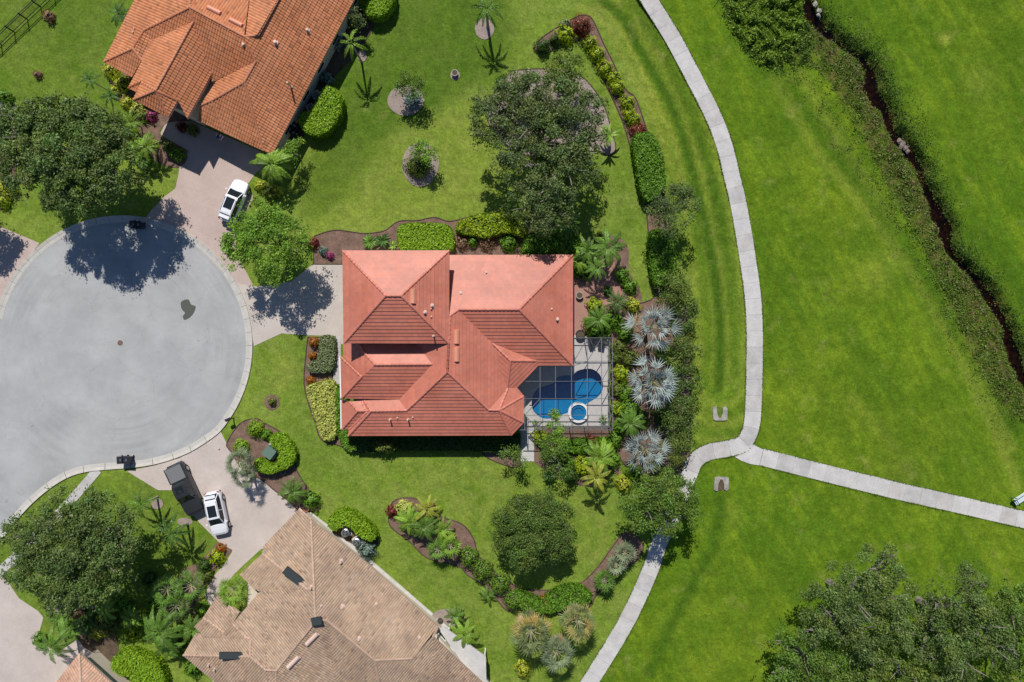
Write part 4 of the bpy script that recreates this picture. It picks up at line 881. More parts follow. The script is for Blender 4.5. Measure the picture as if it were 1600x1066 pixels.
def tree(name, label, lobes, kind, zc, cat='tree', group=None, thick=1.0, trunk=.22, dens=150, size=.24, gaps=0.0, limbs=False, seed=1, drop=.55, clr=.17, base=None, fill=22):
    """lobes: (picture x, y, radius in picture px, z of the lobe's middle or None)"""
    r = np.random.default_rng(seed); cs = []
    for L in lobes:
        z = L[3] if len(L) > 3 else zc; w = W(L[0], L[1], z); cs.append((w.x, w.y, z, L[2] * (H - z) / H / PX))
    cx = sum(c[0] * c[3] ** 2 for c in cs) / sum(c[3] ** 2 for c in cs); cy = sum(c[1] * c[3] ** 2 for c in cs) / sum(c[3] ** 2 for c in cs)
    if base: cx, cy = base
    e = empty(name, (cx, cy, 0), label, cat, group); Pp = []; Nn = []; Cc = []
    c0, c1 = TK[kind]
    for (x, y, z, R) in cs:
        x -= cx; y -= cy; nc = max(7, int(fill * (R / 2.0) ** 1.7)); hz = R * .62 * thick
        for k in range(nc):
            a = r.uniform(0, 2 * math.pi); rho = math.sqrt(r.random()) * .98; q = R * rho * r.uniform(.86, 1.1)
            px, py = x + q * math.cos(a), y + q * math.sin(a); pz = z + hz * math.sqrt(max(0, 1 - rho * rho)) * r.uniform(.35, 1.05) - hz * drop * rho * r.uniform(.1, 1.0)
            if r.random() < gaps: continue
            rc = R * r.uniform(.75, 1.35) * clr + .28; n = int(dens * rc * rc * 2.6)
            d = r.normal(0, 1, (n, 3)); d /= np.linalg.norm(d, axis=1)[:, None]; d[:, 2] = np.where(d[:, 2] < -.2, -d[:, 2], d[:, 2])
            rr = rc * r.uniform(.45, 1.12, (n, 1)); sc = np.array([1, 1, .75]); p = np.array([px, py, pz]) + d * rr * sc
            Pp.append(p); Nn.append(d * .6 + np.array([0, 0, .7])); sh = r.uniform(.72, 1.25); f = r.random()
            base_c0 = np.array(c0) * (.6 + .4 * f) + np.array(c1) * .4 * (1 - f); hue = np.array([r.uniform(.88, 1.12), 1.0, r.uniform(.8, 1.15)]); Cc.append(leafcol(r, n, base_c0 * sh * hue, np.array(c1) * sh * hue))
        for k in range(int(nc * 1.1)):          # loose sprigs that feather the outline
            a = r.uniform(0, 2 * math.pi); q = R * r.uniform(.72, 1.22); n = int(r.integers(8, 26)); rc = r.uniform(.12, .32)
            p = np.array([x + q * math.cos(a), y + q * math.sin(a), z + hz * r.uniform(-.5, .5)]) + r.normal(0, rc, (n, 3)) * np.array([1, 1, .6])
            Pp.append(p); Nn.append(np.tile([0, 0, .8], (n, 1))); Cc.append(leafcol(r, n, c0, c1))
    P = np.concatenate(Pp); N = np.concatenate(Nn); Cq = np.concatenate(Cc)
    me = leafmesh('crown', P, N, np.full(len(P), size * .84), Cq, .55, .8, seed); link('crown', me, M['leaf'], e)
    m = MB(); z0 = min(c[2] for c in cs); fork = z0 * .45
    m.tube([(0, 0, -.1), (.05, .02, fork * .5), (0, .05, fork)], [trunk * 1.35, trunk, trunk * .9], 8)
    rp = random.Random(seed)
    for (x, y, z, R) in cs:
        tx, ty = x - cx, y - cy; mid = (tx * .45 + rp.uniform(-.3, .3), ty * .45 + rp.uniform(-.3, .3), fork + (z - fork) * .55)
        m.tube([(0, 0, fork - .1), mid, (tx, ty, z)], [trunk * .7, trunk * .45, trunk * .22], 6, cap=False)
        for k in range(6 if limbs else 4):
            a = rp.uniform(0, 6.28); q = R * rp.uniform(.45, .85); tz = z + R * .45 * thick * rp.uniform(.2, 1.0 if limbs else .7)
            f = rp.uniform(.35, 1.0); m.tube([(mid[0] + (tx - mid[0]) * f, mid[1] + (ty - mid[1]) * f, mid[2] + (z - mid[2]) * f), (tx + q * .5 * math.cos(a) + rp.uniform(-.3, .3), ty + q * .5 * math.sin(a), (z + tz) / 2 + .1), (tx + q * math.cos(a), ty + q * math.sin(a), tz)], [trunk * .3, trunk * .2, .03], 5, cap=False)
    m.build('trunk', M['bark'], e); return e
def shrubcloud(r, cx, cy, rx, ry, hz, dens=260, size=.16, lump=.16):
    n = int(dens * (rx * ry * 3.4 + .3)); d = r.normal(0, 1, (n, 3)); d /= np.linalg.norm(d, axis=1)[:, None]; d[:, 2] = np.abs(d[:, 2])
    l = 1 + lump * np.sin(d[:, :1] * 5 + cx * 3) * np.sin(d[:, 1:2] * 6 + cy * 5) + r.uniform(-lump, lump, (n, 1)) * .6
    p = np.array([cx, cy, hz * .18]) + d * np.array([rx, ry, hz * .82]) * l; return p, d
SK = {'lime': ((.20, .36, .012), (.34, .52, .03)), 'green': ((.085, .21, .012), (.20, .37, .03)), 'dark': ((.035, .09, .012), (.08, .16, .025)), 'yellow': ((.34, .40, .02), (.62, .62, .07)), 'cream': ((.42, .46, .08), (.70, .70, .20)),
      'red': ((.16, .02, .02), (.32, .07, .05)), 'ygreen': ((.24, .36, .008), (.48, .56, .025)), 'var': ((.14, .20, .07), (.34, .38, .20)), 'rust': ((.30, .09, .01), (.48, .20, .03)), 'pinkish': ((.30, .14, .10), (.40, .26, .16)), 'blue': ((.14, .22, .18), (.28, .36, .32)), 'olive': ((.10, .15, .02), (.22, .26, .05)), 'fuch': ((.35, .03, .15), (.5, .1, .25))}
def shrub(label, px, py, rpx, kind='green', h=None, name='shrub', group=None, ry=None, size=.17, dens=240, lump=.2, cat='shrub', z=.03, tips=None, ptip=.0, seed=None):
    seed = seed or int(px * 7 + py * 13); r = np.random.default_rng(seed); rx = rpx / PX; ry = (ry or rpx) / PX; h = h or min(1.6, rx * 1.25)
    w = W(px, py, h * .6); w = Vector((w.x, w.y, 0)); p, d = shrubcloud(r, 0, 0, rx, ry, h, dens, size, lump)
    me = leafmesh(name, p, d + np.array([0, 0, .5]), np.full(len(p), size), leafcol(r, len(p), *SK[kind], tips, ptip), .6, .7, seed)
    me.materials.append(M['leaf'])
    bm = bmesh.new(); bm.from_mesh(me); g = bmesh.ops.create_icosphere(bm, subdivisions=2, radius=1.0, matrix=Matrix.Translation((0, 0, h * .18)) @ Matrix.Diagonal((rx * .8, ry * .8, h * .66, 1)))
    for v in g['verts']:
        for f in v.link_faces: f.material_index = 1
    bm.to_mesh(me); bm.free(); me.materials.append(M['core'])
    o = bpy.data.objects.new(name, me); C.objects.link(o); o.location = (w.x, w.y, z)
    return tag(o, label, cat, group)
def hedge(label, pts, h, kind='lime', name='hedge', cat='hedge', group=None, size=.16, dens=300, rough=.07, sm=3, tips=None, ptip=0.0, noise=.0):
    seed = int(pts[0][0] * 3 + pts[0][1]); r = np.random.default_rng(seed); pts = smooth(pts, sm) if sm else pts
    P = [W(p[0], p[1], h) for p in pts]; c = sum(P, Vector()) / len(P); Q = [(p.x - c.x, p.y - c.y) for p in P]
    x0, x1 = min(q[0] for q in Q), max(q[0] for q in Q); y0, y1 = min(q[1] for q in Q), max(q[1] for q in Q)
    n = int((x1 - x0) * (y1 - y0) * dens); X = r.uniform(x0, x1, n); Y = r.uniform(y0, y1, n); k = inpoly(X, Y, Q); X, Y = X[k], Y[k]
    dd = dline(X, Y, Q + [Q[0]]); zz = h - .16 * np.exp(-dd / .12) + r.normal(0, rough, len(X)) + noise * (np.sin(X * 2.9 + seed) * np.sin(Y * 3.3) + .5 * np.sin(X * 7 + 1) * np.sin(Y * 6.1))
    A = np.stack([X, Y, zz], 1); NA = np.tile([0, 0, 1.0], (len(X), 1)); Ps = [A]; Ns = [NA]
    for i in range(len(Q)):
        a = np.array(Q[i]); b = np.array(Q[(i + 1) % len(Q)]); L = np.linalg.norm(b - a)
        m_ = int(L * h * dens * .8)
        if m_ < 1: continue
        t = r.random((m_, 1)); nr = np.array([(b - a)[1], -(b - a)[0]]) / (L + 1e-9); xy = a + (b - a) * t + r.normal(0, rough * .8, (m_, 1)) * nr
        Ps.append(np.concatenate([xy, r.uniform(.05, h, (m_, 1))], 1)); Ns.append(np.tile([nr[0], nr[1], .4], (m_, 1)))
    P3 = np.concatenate(Ps); N3 = np.concatenate(Ns)
    me = leafmesh(name, P3, N3, np.full(len(P3), size), leafcol(r, len(P3), *SK[kind], tips, ptip), .6, .55, seed); me.materials.append(M['leaf'])
    o = bpy.data.objects.new(name, me); C.objects.link(o); o.location = (c.x, c.y, .03); tag(o, label, cat, group)
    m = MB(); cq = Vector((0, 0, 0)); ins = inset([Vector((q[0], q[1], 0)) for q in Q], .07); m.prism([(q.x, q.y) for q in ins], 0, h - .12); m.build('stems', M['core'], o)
    return o
# fronds ------------------------------------------------------------------
def feather(L, droop, nl, ll, lw=.05, seed=0, spread=.75, flat=.25):
    """a feather palm frond along +x, rising then arching over"""
    r = random.Random(seed); m = MB(); N = 10; sp = []
    for i in range(N + 1):
        t = i / N; sp.append(Vector((L * t * (1 - .12 * t * droop), 0, L * (.34 * t - droop * .62 * t * t))))
    m.tube(sp, [.035 * (1 - .8 * i / N) + .006 for i in range(N + 1)], 3, 0, cap=False)
    def at(t):
        f = t * N; i = min(int(f), N - 1); return sp[i].lerp(sp[i + 1], f - i), (sp[i + 1] - sp[i]).normalized()
    for k in range(nl):
        t = .12 + .88 * (k + .5) / nl; p, d = at(t); ln = ll * math.sin(math.pi * min(1, .18 + t * .80)) ** .7 * r.uniform(.85, 1.1)
        for s in (-1, 1):
            sd_ = Vector((0, s, 0)); out = (d * (.45 + .5 * t) + sd_ * spread + Vector((0, 0, flat * r.uniform(-.6, 1)))).normalized()
            a = p; b = p + out * ln * .55; e = p + out * ln + Vector((0, 0, -ln * .38)); w = d * lw
            m.poly([a - w * .5, b - w * .8, e, b + w * .8, a + w * .5][::s])
    return m
def fan(L, pet, seg, seed=0, arc=300, droop=.3, split=.55, w=.1, fold=.1):
    """a fan palm leaf: petiole along +x ending in a pleated, split blade"""
    r = random.Random(seed); m = MB(); sp = [Vector((pet * t, 0, pet * (.35 * t - .25 * t * t))) for t in (0, .5, 1)]; m.tube(sp, [.03, .024, .02], 3, 1, cap=False)
    c = sp[-1]
    for k in range(seg):
        a = math.radians((k / (seg - 1) - .5) * arc); ln = L * (.75 + .25 * math.cos(a * .55)) * r.uniform(.78, 1.12); d = Vector((math.cos(a), math.sin(a), .12)).normalized(); n = Vector((-d.y, d.x, 0)).normalized()
        w_ = math.radians(arc) / (seg - 1) * ln * split * .42; m1 = c + d * ln * split + Vector((0, 0, -.04 * ln)); tip = c + d * ln + Vector((0, 0, -droop * ln * r.uniform(.6, 1.2)))
        up = Vector((0, 0, .05 * L))
        m.poly([c, m1 - n * w_, m1 + up * .6]); m.poly([c, m1 + up * .6, m1 + n * w_])
        m.poly([m1 - n * w_, tip - n * .01, m1 + up * .6]); m.poly([m1 + up * .6, tip + n * .01, m1 + n * w_])
    return m
FM = {'green': frondmat('palm_frond', (.085, .19, .02), (.17, .30, .045)), 'bright': frondmat('bright_palm_frond', (.16, .30, .025), (.28, .44, .05)), 'silver': frondmat('silver_palm_leaf', (.19, .25, .235), (.44, .50, .47), .10),
      'sabal': frondmat('fan_palm_leaf', (.15, .21, .07), (.30, .34, .12), tip=(.50, .36, .10)), 'greyfan': frondmat('grey_fan_leaf', (.16, .22, .11), (.28, .32, .18)), 'dark': frondmat('dark_palm_frond', (.045, .12, .02), (.10, .20, .035)), 'yellow': frondmat('golden_palm_frond', (.26, .32, .03), (.44, .46, .06)),
      'blue': frondmat('blue_agave_leaf', (.10, .17, .16), (.22, .30, .30)), 'petiole': mat('pale_petiole', (.46, .46, .26), .5), 'skirt': frondmat('dry_palm_leaf', (.42, .27, .13), (.52, .38, .22))}
FR = {}
def frondmesh(kind, colr, var, build):
    k = (kind, colr, var)
    if k not in FR:
        o = build(var).build('frond', [FM[colr], FM['petiole'] if kind.startswith('fan') else FM[colr]]); me = o.data; bpy.data.objects.remove(o); FR[k] = me
    return FR[k]
KINDS = {
 'feather': lambda v: feather(2.0, .95 + .12 * v, 24, .44, .05, v),
 'royal': lambda v: feather(2.3, 1.15 + .1 * v, 30, .36, .055, v, .75, .8),
 'long': lambda v: feather(2.9, 1.1 + .1 * v, 32, .50, .05, v),
 'areca': lambda v: feather(1.6, .8 + .12 * v, 17, .34, .05, v),
 'cycad': lambda v: feather(1.3, .65, 20, .28, .06, v),
 'fan': lambda v: fan(.95, 1.0 + .12 * v, 11, v, 180, .45, .5),
 'fanbig': lambda v: fan(1.25, 1.05 + .35 * v, 9, v, 125, .26, .42, fold=.8),
 'fansmall': lambda v: fan(.6, .5, 9, v, 190, .3, .5),
 'spike': lambda v: spike(1.25, v),
 'banana': lambda v: broad(1.5, .36, v), 'broad': lambda v: broad(.85, .26, v)}
def spike(L, v):
    m = MB(); p = [Vector((0, 0, 0)), Vector((L * .5, 0, L * .22)), Vector((L, 0, L * .12))]; w = [.05, .09, .004]
    for i in range(2):
        a, b = p[i], p[i + 1]
        m.poly([a + Vector((0, -w[i], .03)), b + Vector((0, -w[i + 1], .03)), b, a]); m.poly([a, b, b + Vector((0, w[i + 1], .03)), a + Vector((0, w[i], .03))])
    return m
def broad(L, wd, v):
    m = MB(); r = random.Random(v); N = 7; prev = None
    for i in range(N + 1):
        t = i / N; c = Vector((L * t, 0, L * (.45 * t - .5 * t * t))); w = wd * .5 * math.sin(math.pi * min(.98, .08 + t * .9)) ** .7 * r.uniform(.85, 1.05)
        cur = (c + Vector((0, -w, .05)), c, c + Vector((0, w, .05)))
        if prev: m.poly([prev[0], cur[0], cur[1], prev[1]]); m.poly([prev[1], cur[1], cur[2], prev[2]])
        prev = cur
    return m
def palm(label, px, py, z, kind, colr, n=12, scale=1.0, name='palm_tree', cat='palm tree', group=None, trunk=.13, seed=None, lean=(0, 0), up=.25, spread=.6, skirt=0, a0=None):
    seed = seed or int(px * 5 + py * 3); r = random.Random(seed); w = W(px, py, z)
    e = empty(name, (w.x - lean[0], w.y - lean[1], 0), label, cat, group)
    if z > .35:
        m = MB(); K = 8; pts = [(lean[0] * (t / K) ** 1.5, lean[1] * (t / K) ** 1.5, z * t / K - (.1 if t == 0 else 0)) for t in range(K + 1)]
        m.tube(pts, [trunk * (1.35 if t == 0 else 1.0 - .25 * t / K) for t in range(K + 1)], 9); m.build('trunk', M['palmbark'], e)
        if kind in ('royal', 'long', 'feather'):
            m = MB(); m.tube([(lean[0], lean[1], z - .55), (lean[0], lean[1], z - .2), (lean[0], lean[1], z + .1)], [trunk * .8, trunk * .95, trunk * .3], 8); m.build('crownshaft', FM['green'], e)
    a0 = r.uniform(0, 6.28) if a0 is None else a0
    for k in range(n):
        me = frondmesh(kind, colr, k % 3, KINDS[kind]); o = bpy.data.objects.new('frond', me); C.objects.link(o); o.parent = e
        lvl = r.random(); s = scale * r.uniform(.85, 1.12) * (1 - .15 * lvl * up)
        o.location = (lean[0], lean[1], z); o.rotation_euler = (r.uniform(-.35, .35), up * .6 - spread * .8 * lvl - (.25 if kind.startswith('fan') else 0) * 0, a0 + k * 2.39996 if n > 9 else a0 + k * 6.283 / n + r.uniform(-.2, .2)); o.scale = (s, s, s)
        if kind in ('fan', 'fanbig', 'fansmall'): o.rotation_euler[1] = .38 - (1.7 if kind == 'fanbig' else 1.35) * ((k + .5) / n) ** .8
    for k in range(skirt):
        me = frondmesh(kind, 'skirt', k % 3, KINDS[kind]); o = bpy.data.objects.new('dry_frond', me); C.objects.link(o); o.parent = e; o.location = (lean[0], lean[1], z - .15); o.rotation_euler = (0, .6 + r.uniform(0, .35), r.uniform(0, 6.28)); o.scale = (scale * .95,) * 3
    return e

# ---- big trees
tree('oak_tree', 'broad grey-green oak at the turning circle casting the big shadow on the road', [(105, 240, 62), (50, 215, 48), (155, 215, 46), (110, 290, 42), (40, 250, 38), (188, 258, 30), (75, 190, 34), (160, 280, 36), (120, 180, 28), (20, 200, 30), (208, 282, 18, 6), (135, 315, 24, 6.5), (190, 225, 24), (30, 280, 26), (85, 315, 20, 6.4), (60, 175, 24), (140, 185, 26)], 'oak', 7.6, limbs=True, seed=2, trunk=.28, clr=.13, size=.23, base=None)
tree('shade_tree', 'bright green round tree on the kerb between the two upper driveways', [(410, 375, 40), (378, 378, 30), (450, 372, 32), (428, 412, 30), (408, 342, 30), (468, 398, 18, 4.5), (372, 400, 20), (440, 345, 20)], 'bright', 5.4, seed=3, trunk=.16, clr=.14, size=.2, dens=170)
tree('oak_tree', 'largest spreading dark oak in the bed on the lawn behind the coral house', [(860, 165, 46), (805, 150, 36), (770, 190, 34), (850, 225, 48), (900, 195, 40), (880, 265, 42), (820, 262, 34), (862, 300, 36), (760, 165, 22), (745, 210, 16), (910, 240, 26), (830, 195, 40), (790, 235, 28), (922, 165, 22), (928, 215, 20), (915, 262, 22), (840, 135, 22)], 'grey', 6.4, limbs=True, gaps=.12, seed=4, trunk=.26, clr=.14, size=.21, fill=19, thick=1.2, drop=.8)
tree('oak_tree', 'smaller grey oak whose shadow falls on the coral roof beside the long hedge', [(850, 335, 30), (815, 325, 24), (880, 330, 20), (842, 360, 14, 5.4)], 'grey', 6.0, gaps=.12, seed=5, trunk=.14, clr=.15, size=.2, drop=.4)
tree('laurel_tree', 'round olive green tree at the top right corner of the oak bed', [(884, 116, 28), (872, 104, 16), (898, 126, 18), (868, 128, 16)], 'olive', 3.2, seed=6, trunk=.1, clr=.15, size=.2)
tree('laurel_tree', 'dark green shrubby tree at the top left corner of the oak bed', [(800, 138, 24), (785, 148, 18), (822, 128, 18)], 'dark', 2.8, seed=7, trunk=.1, clr=.15, size=.2)
tree('lawn_tree', 'dense round dark green tree standing alone on the lower lawn', [(833, 828, 46), (800, 820, 30), (862, 812, 32), (870, 845, 26), (822, 862, 28), (848, 790, 22), (790, 848, 18), (812, 792, 20)], 'dense', 3.9, seed=8, trunk=.18, clr=.12, size=.17, dens=230, drop=.8, fill=44)
tree('path_tree', 'mid green tree overhanging the footpath south of the silver palms', [(1035, 780, 40), (1000, 775, 30), (1068, 775, 28), (1045, 815, 26), (1075, 808, 20), (1010, 808, 24), (1030, 750, 22), (985, 790, 16)], 'mid', 4.9, seed=9, trunk=.18, clr=.13, size=.19, dens=180)
tree('wax_myrtle', 'feathery grey-green tree on the property line beside the curving footpath', [(1052, 318, 32), (1030, 330, 20), (1075, 325, 20), (1050, 350, 24), (1065, 302, 18)], 'grey', 4.6, seed=10, trunk=.12, clr=.14, size=.17, gaps=.05)
for i, (x, y, r_, k, lb) in enumerate(((1055, 455, 27, 'olive', 'dark screening shrub topmost of the column between the lawn and the path'), (1070, 498, 23, 'dense', 'screening shrub right of the topmost silver palm'), (1068, 548, 26, 'olive', 'screening shrub between the top and middle silver palms, path side'), (1066, 600, 28, 'dense', 'screening shrub right of the middle silver palm'), (1060, 650, 28, 'dense', 'screening shrub above the lowest silver palm'), (1058, 698, 24, 'olive', 'screening shrub right of the lowest silver palm'))):
    tree('screen_shrub', lb, [(x, y, r_), (x - 8, y + 14, r_ * .7), (x + 5, y - 14, r_ * .65)], k, 2.4, cat='shrub', group='tall screening shrubs along the property line', seed=20 + i, trunk=.07, clr=.15, size=.17, dens=170, drop=1.0)
tree('oak_tree', 'broad grey-green oak over the side pavement left of the parked cars', [(110, 845, 58), (62, 850, 38), (155, 815, 44), (95, 900, 42), (160, 870, 40), (60, 890, 34), (120, 925, 28), (40, 825, 26), (190, 845, 32), (100, 795, 32), (30, 890, 26, 6.4), (150, 912, 32), (15, 838, 18, 6.2), (135, 785, 24), (200, 880, 22, 6.2), (90, 940, 22, 6), (190, 812, 22)], 'oak', 7.4, seed=12, trunk=.28, clr=.125, size=.21, limbs=True)
tree('live_oak', 'large oak with pale limbs at the left of the bottom right wood', [(1330, 930, 48), (1375, 890, 34), (1300, 965, 44), (1390, 935, 42), (1345, 985, 46), (1270, 985, 26), (1385, 870, 20), (1400, 985, 32)], 'oak', 6.6, group=None, seed=13, trunk=.34, clr=.15, fill=17, drop=.9, thick=1.5, size=.2, limbs=True, gaps=.12)
tree('live_oak', 'large oak with curved pale limbs at the middle of the bottom right wood', [(1500, 940, 46), (1470, 985, 44), (1530, 975, 44), (1515, 905, 26), (1460, 935, 24), (1495, 1030, 44), (1555, 1010, 34), (1440, 1010, 28)], 'oak', 6.6, seed=14, trunk=.34, clr=.15, fill=17, drop=.9, thick=1.5, size=.2, limbs=True, gaps=.12)
tree('live_oak', 'greener oak in the bottom right corner of the picture', [(1580, 950, 34), (1605, 1000, 44), (1590, 1055, 40), (1560, 925, 18), (1630, 940, 40)], 'mid', 6.0, seed=15, trunk=.25, clr=.15, fill=17, drop=.9, thick=1.5, size=.2, limbs=True, gaps=.06)
tree('live_oak', 'lower dark green oak at the left foot of the bottom right wood', [(1255, 1020, 40), (1225, 1000, 22), (1300, 1040, 38), (1270, 1070, 40), (1215, 1050, 18), (1340, 1060, 30)], 'mid', 5.0, seed=16, trunk=.2, clr=.15, fill=17, drop=.9, thick=1.5, size=.2, limbs=True)
tree('live_oak', 'grey-green oak on the bottom edge between the larger oaks', [(1400, 1050, 40), (1360, 1040, 24), (1440, 1070, 34), (1390, 1090, 30), (1540, 1080, 30), (1490, 1085, 34)], 'olive', 5.6, seed=17, trunk=.22, clr=.15, fill=17, drop=.9, thick=1.5, size=.2, limbs=True, gaps=.05)
# off the left edge: the trees whose shadows reach into the picture
tree('oak_tree', 'oak mostly beyond the left edge that shades the driveway end', [(-46, 318, 24), (-66, 330, 26), (-70, 300, 24)], 'oak', 4.5, seed=18, trunk=.2, size=.25, clr=.15)
for i, (x, y, r_, z, k, lb) in enumerate(((760, 705, 0, 0, 'mid', ''),)): pass
tree('small_tree', 'small airy tree in the mulch at the lower right corner of the coral roof', [(800, 715, 16), (788, 706, 10), (812, 722, 10)], 'mid', 2.6, seed=31, trunk=.05, clr=.2, size=.16, gaps=.2, dens=110)
tree('small_tree', 'airy small tree below the paved walk south of the pool', [(868, 700, 20), (858, 720, 15), (878, 735, 15), (852, 690, 12)], 'mid', 2.8, seed=32, trunk=.06, clr=.2, size=.16, gaps=.15, dens=120)
tree('small_tree', 'upright light green tree against the bottom screen wall of the pool', [(868, 668, 12, 3.4), (872, 690, 18, 3.0), (866, 650, 7, 3.6)], 'bright', 3.0, seed=33, trunk=.05, clr=.2, size=.17)
tree('small_tree', 'small round leafy tree in the oval bed on the upper lawn', [(664, 238, 17), (655, 232, 10), (672, 246, 10)], 'bright', 2.4, seed=34, trunk=.05, clr=.17, size=.18)
tree('small_tree', 'small fruit tree at the top of the round bed with the blue agave', [(640, 133, 20), (655, 140, 13), (628, 140, 12)], 'mid', 2.4, seed=35, trunk=.06, clr=.17, size=.17)
tree('small_tree', 'small shrub tree by the wall of the orange house next to the feather palm', [(455, 240, 13, 2.6), (462, 228, 10, 2.4)], 'bright', 2.4, seed=36, trunk=.05, clr=.2, size=.17)
tree('small_tree', 'small mango-like tree in the strip of bed behind the orange house top right', [(556, 22, 12, 2.5), (562, 34, 9, 2.2)], 'grey', 2.3, seed=37, trunk=.05, clr=.2, size=.17)

# ---- hedges
hedge('big clipped bright green hedge curving round the air conditioners of the orange house', [(505, 139), (512, 135), (522, 138), (531, 147), (534, 158), (532, 173), (522, 193), (508, 207), (490, 210), (475, 203), (467, 189), (471, 177), (484, 174), (501, 147)], 1.5)
hedge('clipped bright green hedge cut by the top edge beside the orange house', [(563, -20), (562, -2), (572, 19), (586, 25), (600, 21), (612, 7), (616, -12), (610, -25)], 1.5)
hedge('long rounded lime hedge against the upper wall of the coral house', [(624, 354), (640, 349.5), (670, 349), (695, 351), (706, 359), (708, 375), (707, 389), (690, 391), (640, 391), (625, 388), (621, 372)], 1.1, noise=.05)
hedge('tall lime and green hedge along the right property line above the grey tree', [(990, 216), (1006, 208), (1020, 212), (1034, 240), (1038, 268), (1038, 293), (1018, 312), (1004, 303), (996, 262)], 1.5, 'green', noise=.09, rough=.1)
hedge('lime hedge on the property line below the grey tree', [(1017, 362), (1050, 370), (1056, 420), (1050, 440), (1026, 445), (1018, 420)], 1.4, 'green', noise=.09, rough=.1)
hedge('C-shaped lime hedge wrapped round the green utility box', [(424, 681), (438, 678), (451, 688), (461, 706), (458, 722), (446, 732), (425, 739), (405, 737), (397, 725), (404, 717), (416, 722), (428, 726), (436, 714), (434, 703), (424, 695)], 1.0, 'lime', sm=3)
hedge('bright lime curved hedge at the bottom left corner near the next house', [(174, 1036), (184, 1022), (200, 1017), (216, 1022), (241, 1032), (253, 1052), (256, 1080), (215, 1085), (203, 1057), (190, 1056), (177, 1048)], 1.3, 'lime')
hedge('dark-edged clipped lime hedge round the air conditioners of the tan house', [(514, 812), (522, 803), (534, 797), (548, 799), (564, 809), (584, 828), (587, 840), (577, 845), (560, 836), (545, 823), (535, 822), (524, 829), (514, 823)], 1.3, 'lime')
hedge('variegated J-shaped low hedge beside the front walk', [(500, 527), (521, 527), (522, 555), (520, 575), (510, 581), (484, 581), (480, 571), (488, 565), (496, 561), (499, 548)], .8, 'var', size=.13, sm=2)
hedge('mass of pale yellow plants left of the front of the coral house', [(479, 604), (498, 598), (520, 595), (525, 620), (525, 678), (513, 688), (502, 681), (490, 645), (482, 620)], .7, 'cream', name='yellow_planting', cat='plant', noise=.1, rough=.09, sm=2)
hedge('narrow dark green hedge between the yellow plants and the coral house', [(526, 608), (538, 608), (544, 640), (548, 690), (558, 700), (545, 704), (532, 690), (526, 660)], .8, 'green', noise=.05)
hedge('long low foundation hedge in the shade below the coral roof', [(548, 688), (560, 704), (580, 708), (620, 704), (700, 704), (760, 706), (800, 708), (812, 700), (812, 680), (548, 680)], .8, 'dark', sm=0, noise=.05)
hedge('rounded yellow-green hedge above the coral house next to the lime hedge', [(713, 352), (728, 342), (752, 335), (785, 334), (812, 340), (822, 352), (818, 368), (790, 362), (760, 370), (735, 366), (716, 362)], 1.2, 'ygreen', noise=.1, rough=.1, tips=(.10, .20, .02), ptip=.25)
hedge('large dark green hedge mass at the upper right corner of the coral house', [(822, 372), (842, 360), (870, 358), (898, 362), (902, 380), (896, 394), (850, 396), (818, 394)], 1.7, 'green', noise=.12, rough=.12)
hedge('mixed green ground shrubs along the bottom of the curved lower bed', [(805, 925), (830, 932), (845, 938), (870, 922), (898, 915), (922, 928), (918, 943), (880, 952), (850, 958), (815, 950)], 1.0, 'green', name='shrub_border', noise=.16, rough=.12, cat='shrub')
hedge('row of low shrubs below the bottom screen wall of the pool', [(888, 690), (950, 686), (955, 700), (890, 706)], .8, 'green', noise=.1, rough=.1)
# ---- shrubs
for i, (x, y, r_, k, lb) in enumerate(((923, 67, 12, 'ygreen', 'first yellow-green ball below the big red shrub in the long bed'), (934, 84, 13, 'ygreen', 'second yellow-green ball below the big red shrub, larger'), (947, 107, 13, 'ygreen', 'third yellow-green ball of the long bed, middle of the row'), (959, 121, 12, 'ygreen', 'fourth yellow-green ball of the long bed, touching its neighbours'), (966, 136, 12, 'ygreen', 'fifth yellow-green ball of the long bed, just above the bare gap'), (981, 160, 12, 'ygreen', 'bright yellow-green ball just below the bare gap in the bed'), (984, 177, 10, 'ygreen', 'smallest yellow-green ball of the long bed'), (991, 187, 12, 'ygreen', 'lowest yellow-green ball, touching the small red shrub'))):
    shrub(lb, x, y, r_, k, 1.1, group='yellow-green ball shrubs in the long curved bed', size=.14, lump=.28)
shrub('large dark red shrub at the upper corner of the long curved bed', 909, 39, 15, 'red', 1.6, lump=.3, tips=(.4, .16, .08), ptip=.2)
shrub('small dark red shrub between the ball shrubs and the long hedge', 999, 204, 13, 'red', 1.1, lump=.3, tips=(.35, .15, .08), ptip=.2)
shrub('yellow-green shrub left of the large red shrub', 884, 54, 15, 'ygreen', 1.1, ry=14, lump=.3)
shrub('pale variegated shrub on the upper left arm of the long bed', 884, 38, 9, 'var', .8)
shrub('dark green shrub at the left tip of the long curved bed', 849, 72, 12, 'dark', 1.1, lump=.3)
shrub('slim dark shrub on the left arm of the long bed, between two others', 867, 62, 8, 'dark', 1.0)
shrub('round clipped shrub in the lower left of the oval bed on the upper lawn', 651, 258, 20, 'olive', 1.5, size=.14, ry=18)
shrub('bright lime ball in the upper part of the utility box bed', 398, 671, 14, 'lime', .9, size=.13)
shrub('bright lime ball left of the utility box', 376, 700, 13, 'lime', .9, size=.13)
shrub('dull green low plants between the lime ball and the C-shaped hedge', 416, 680, 9, 'green', .5)
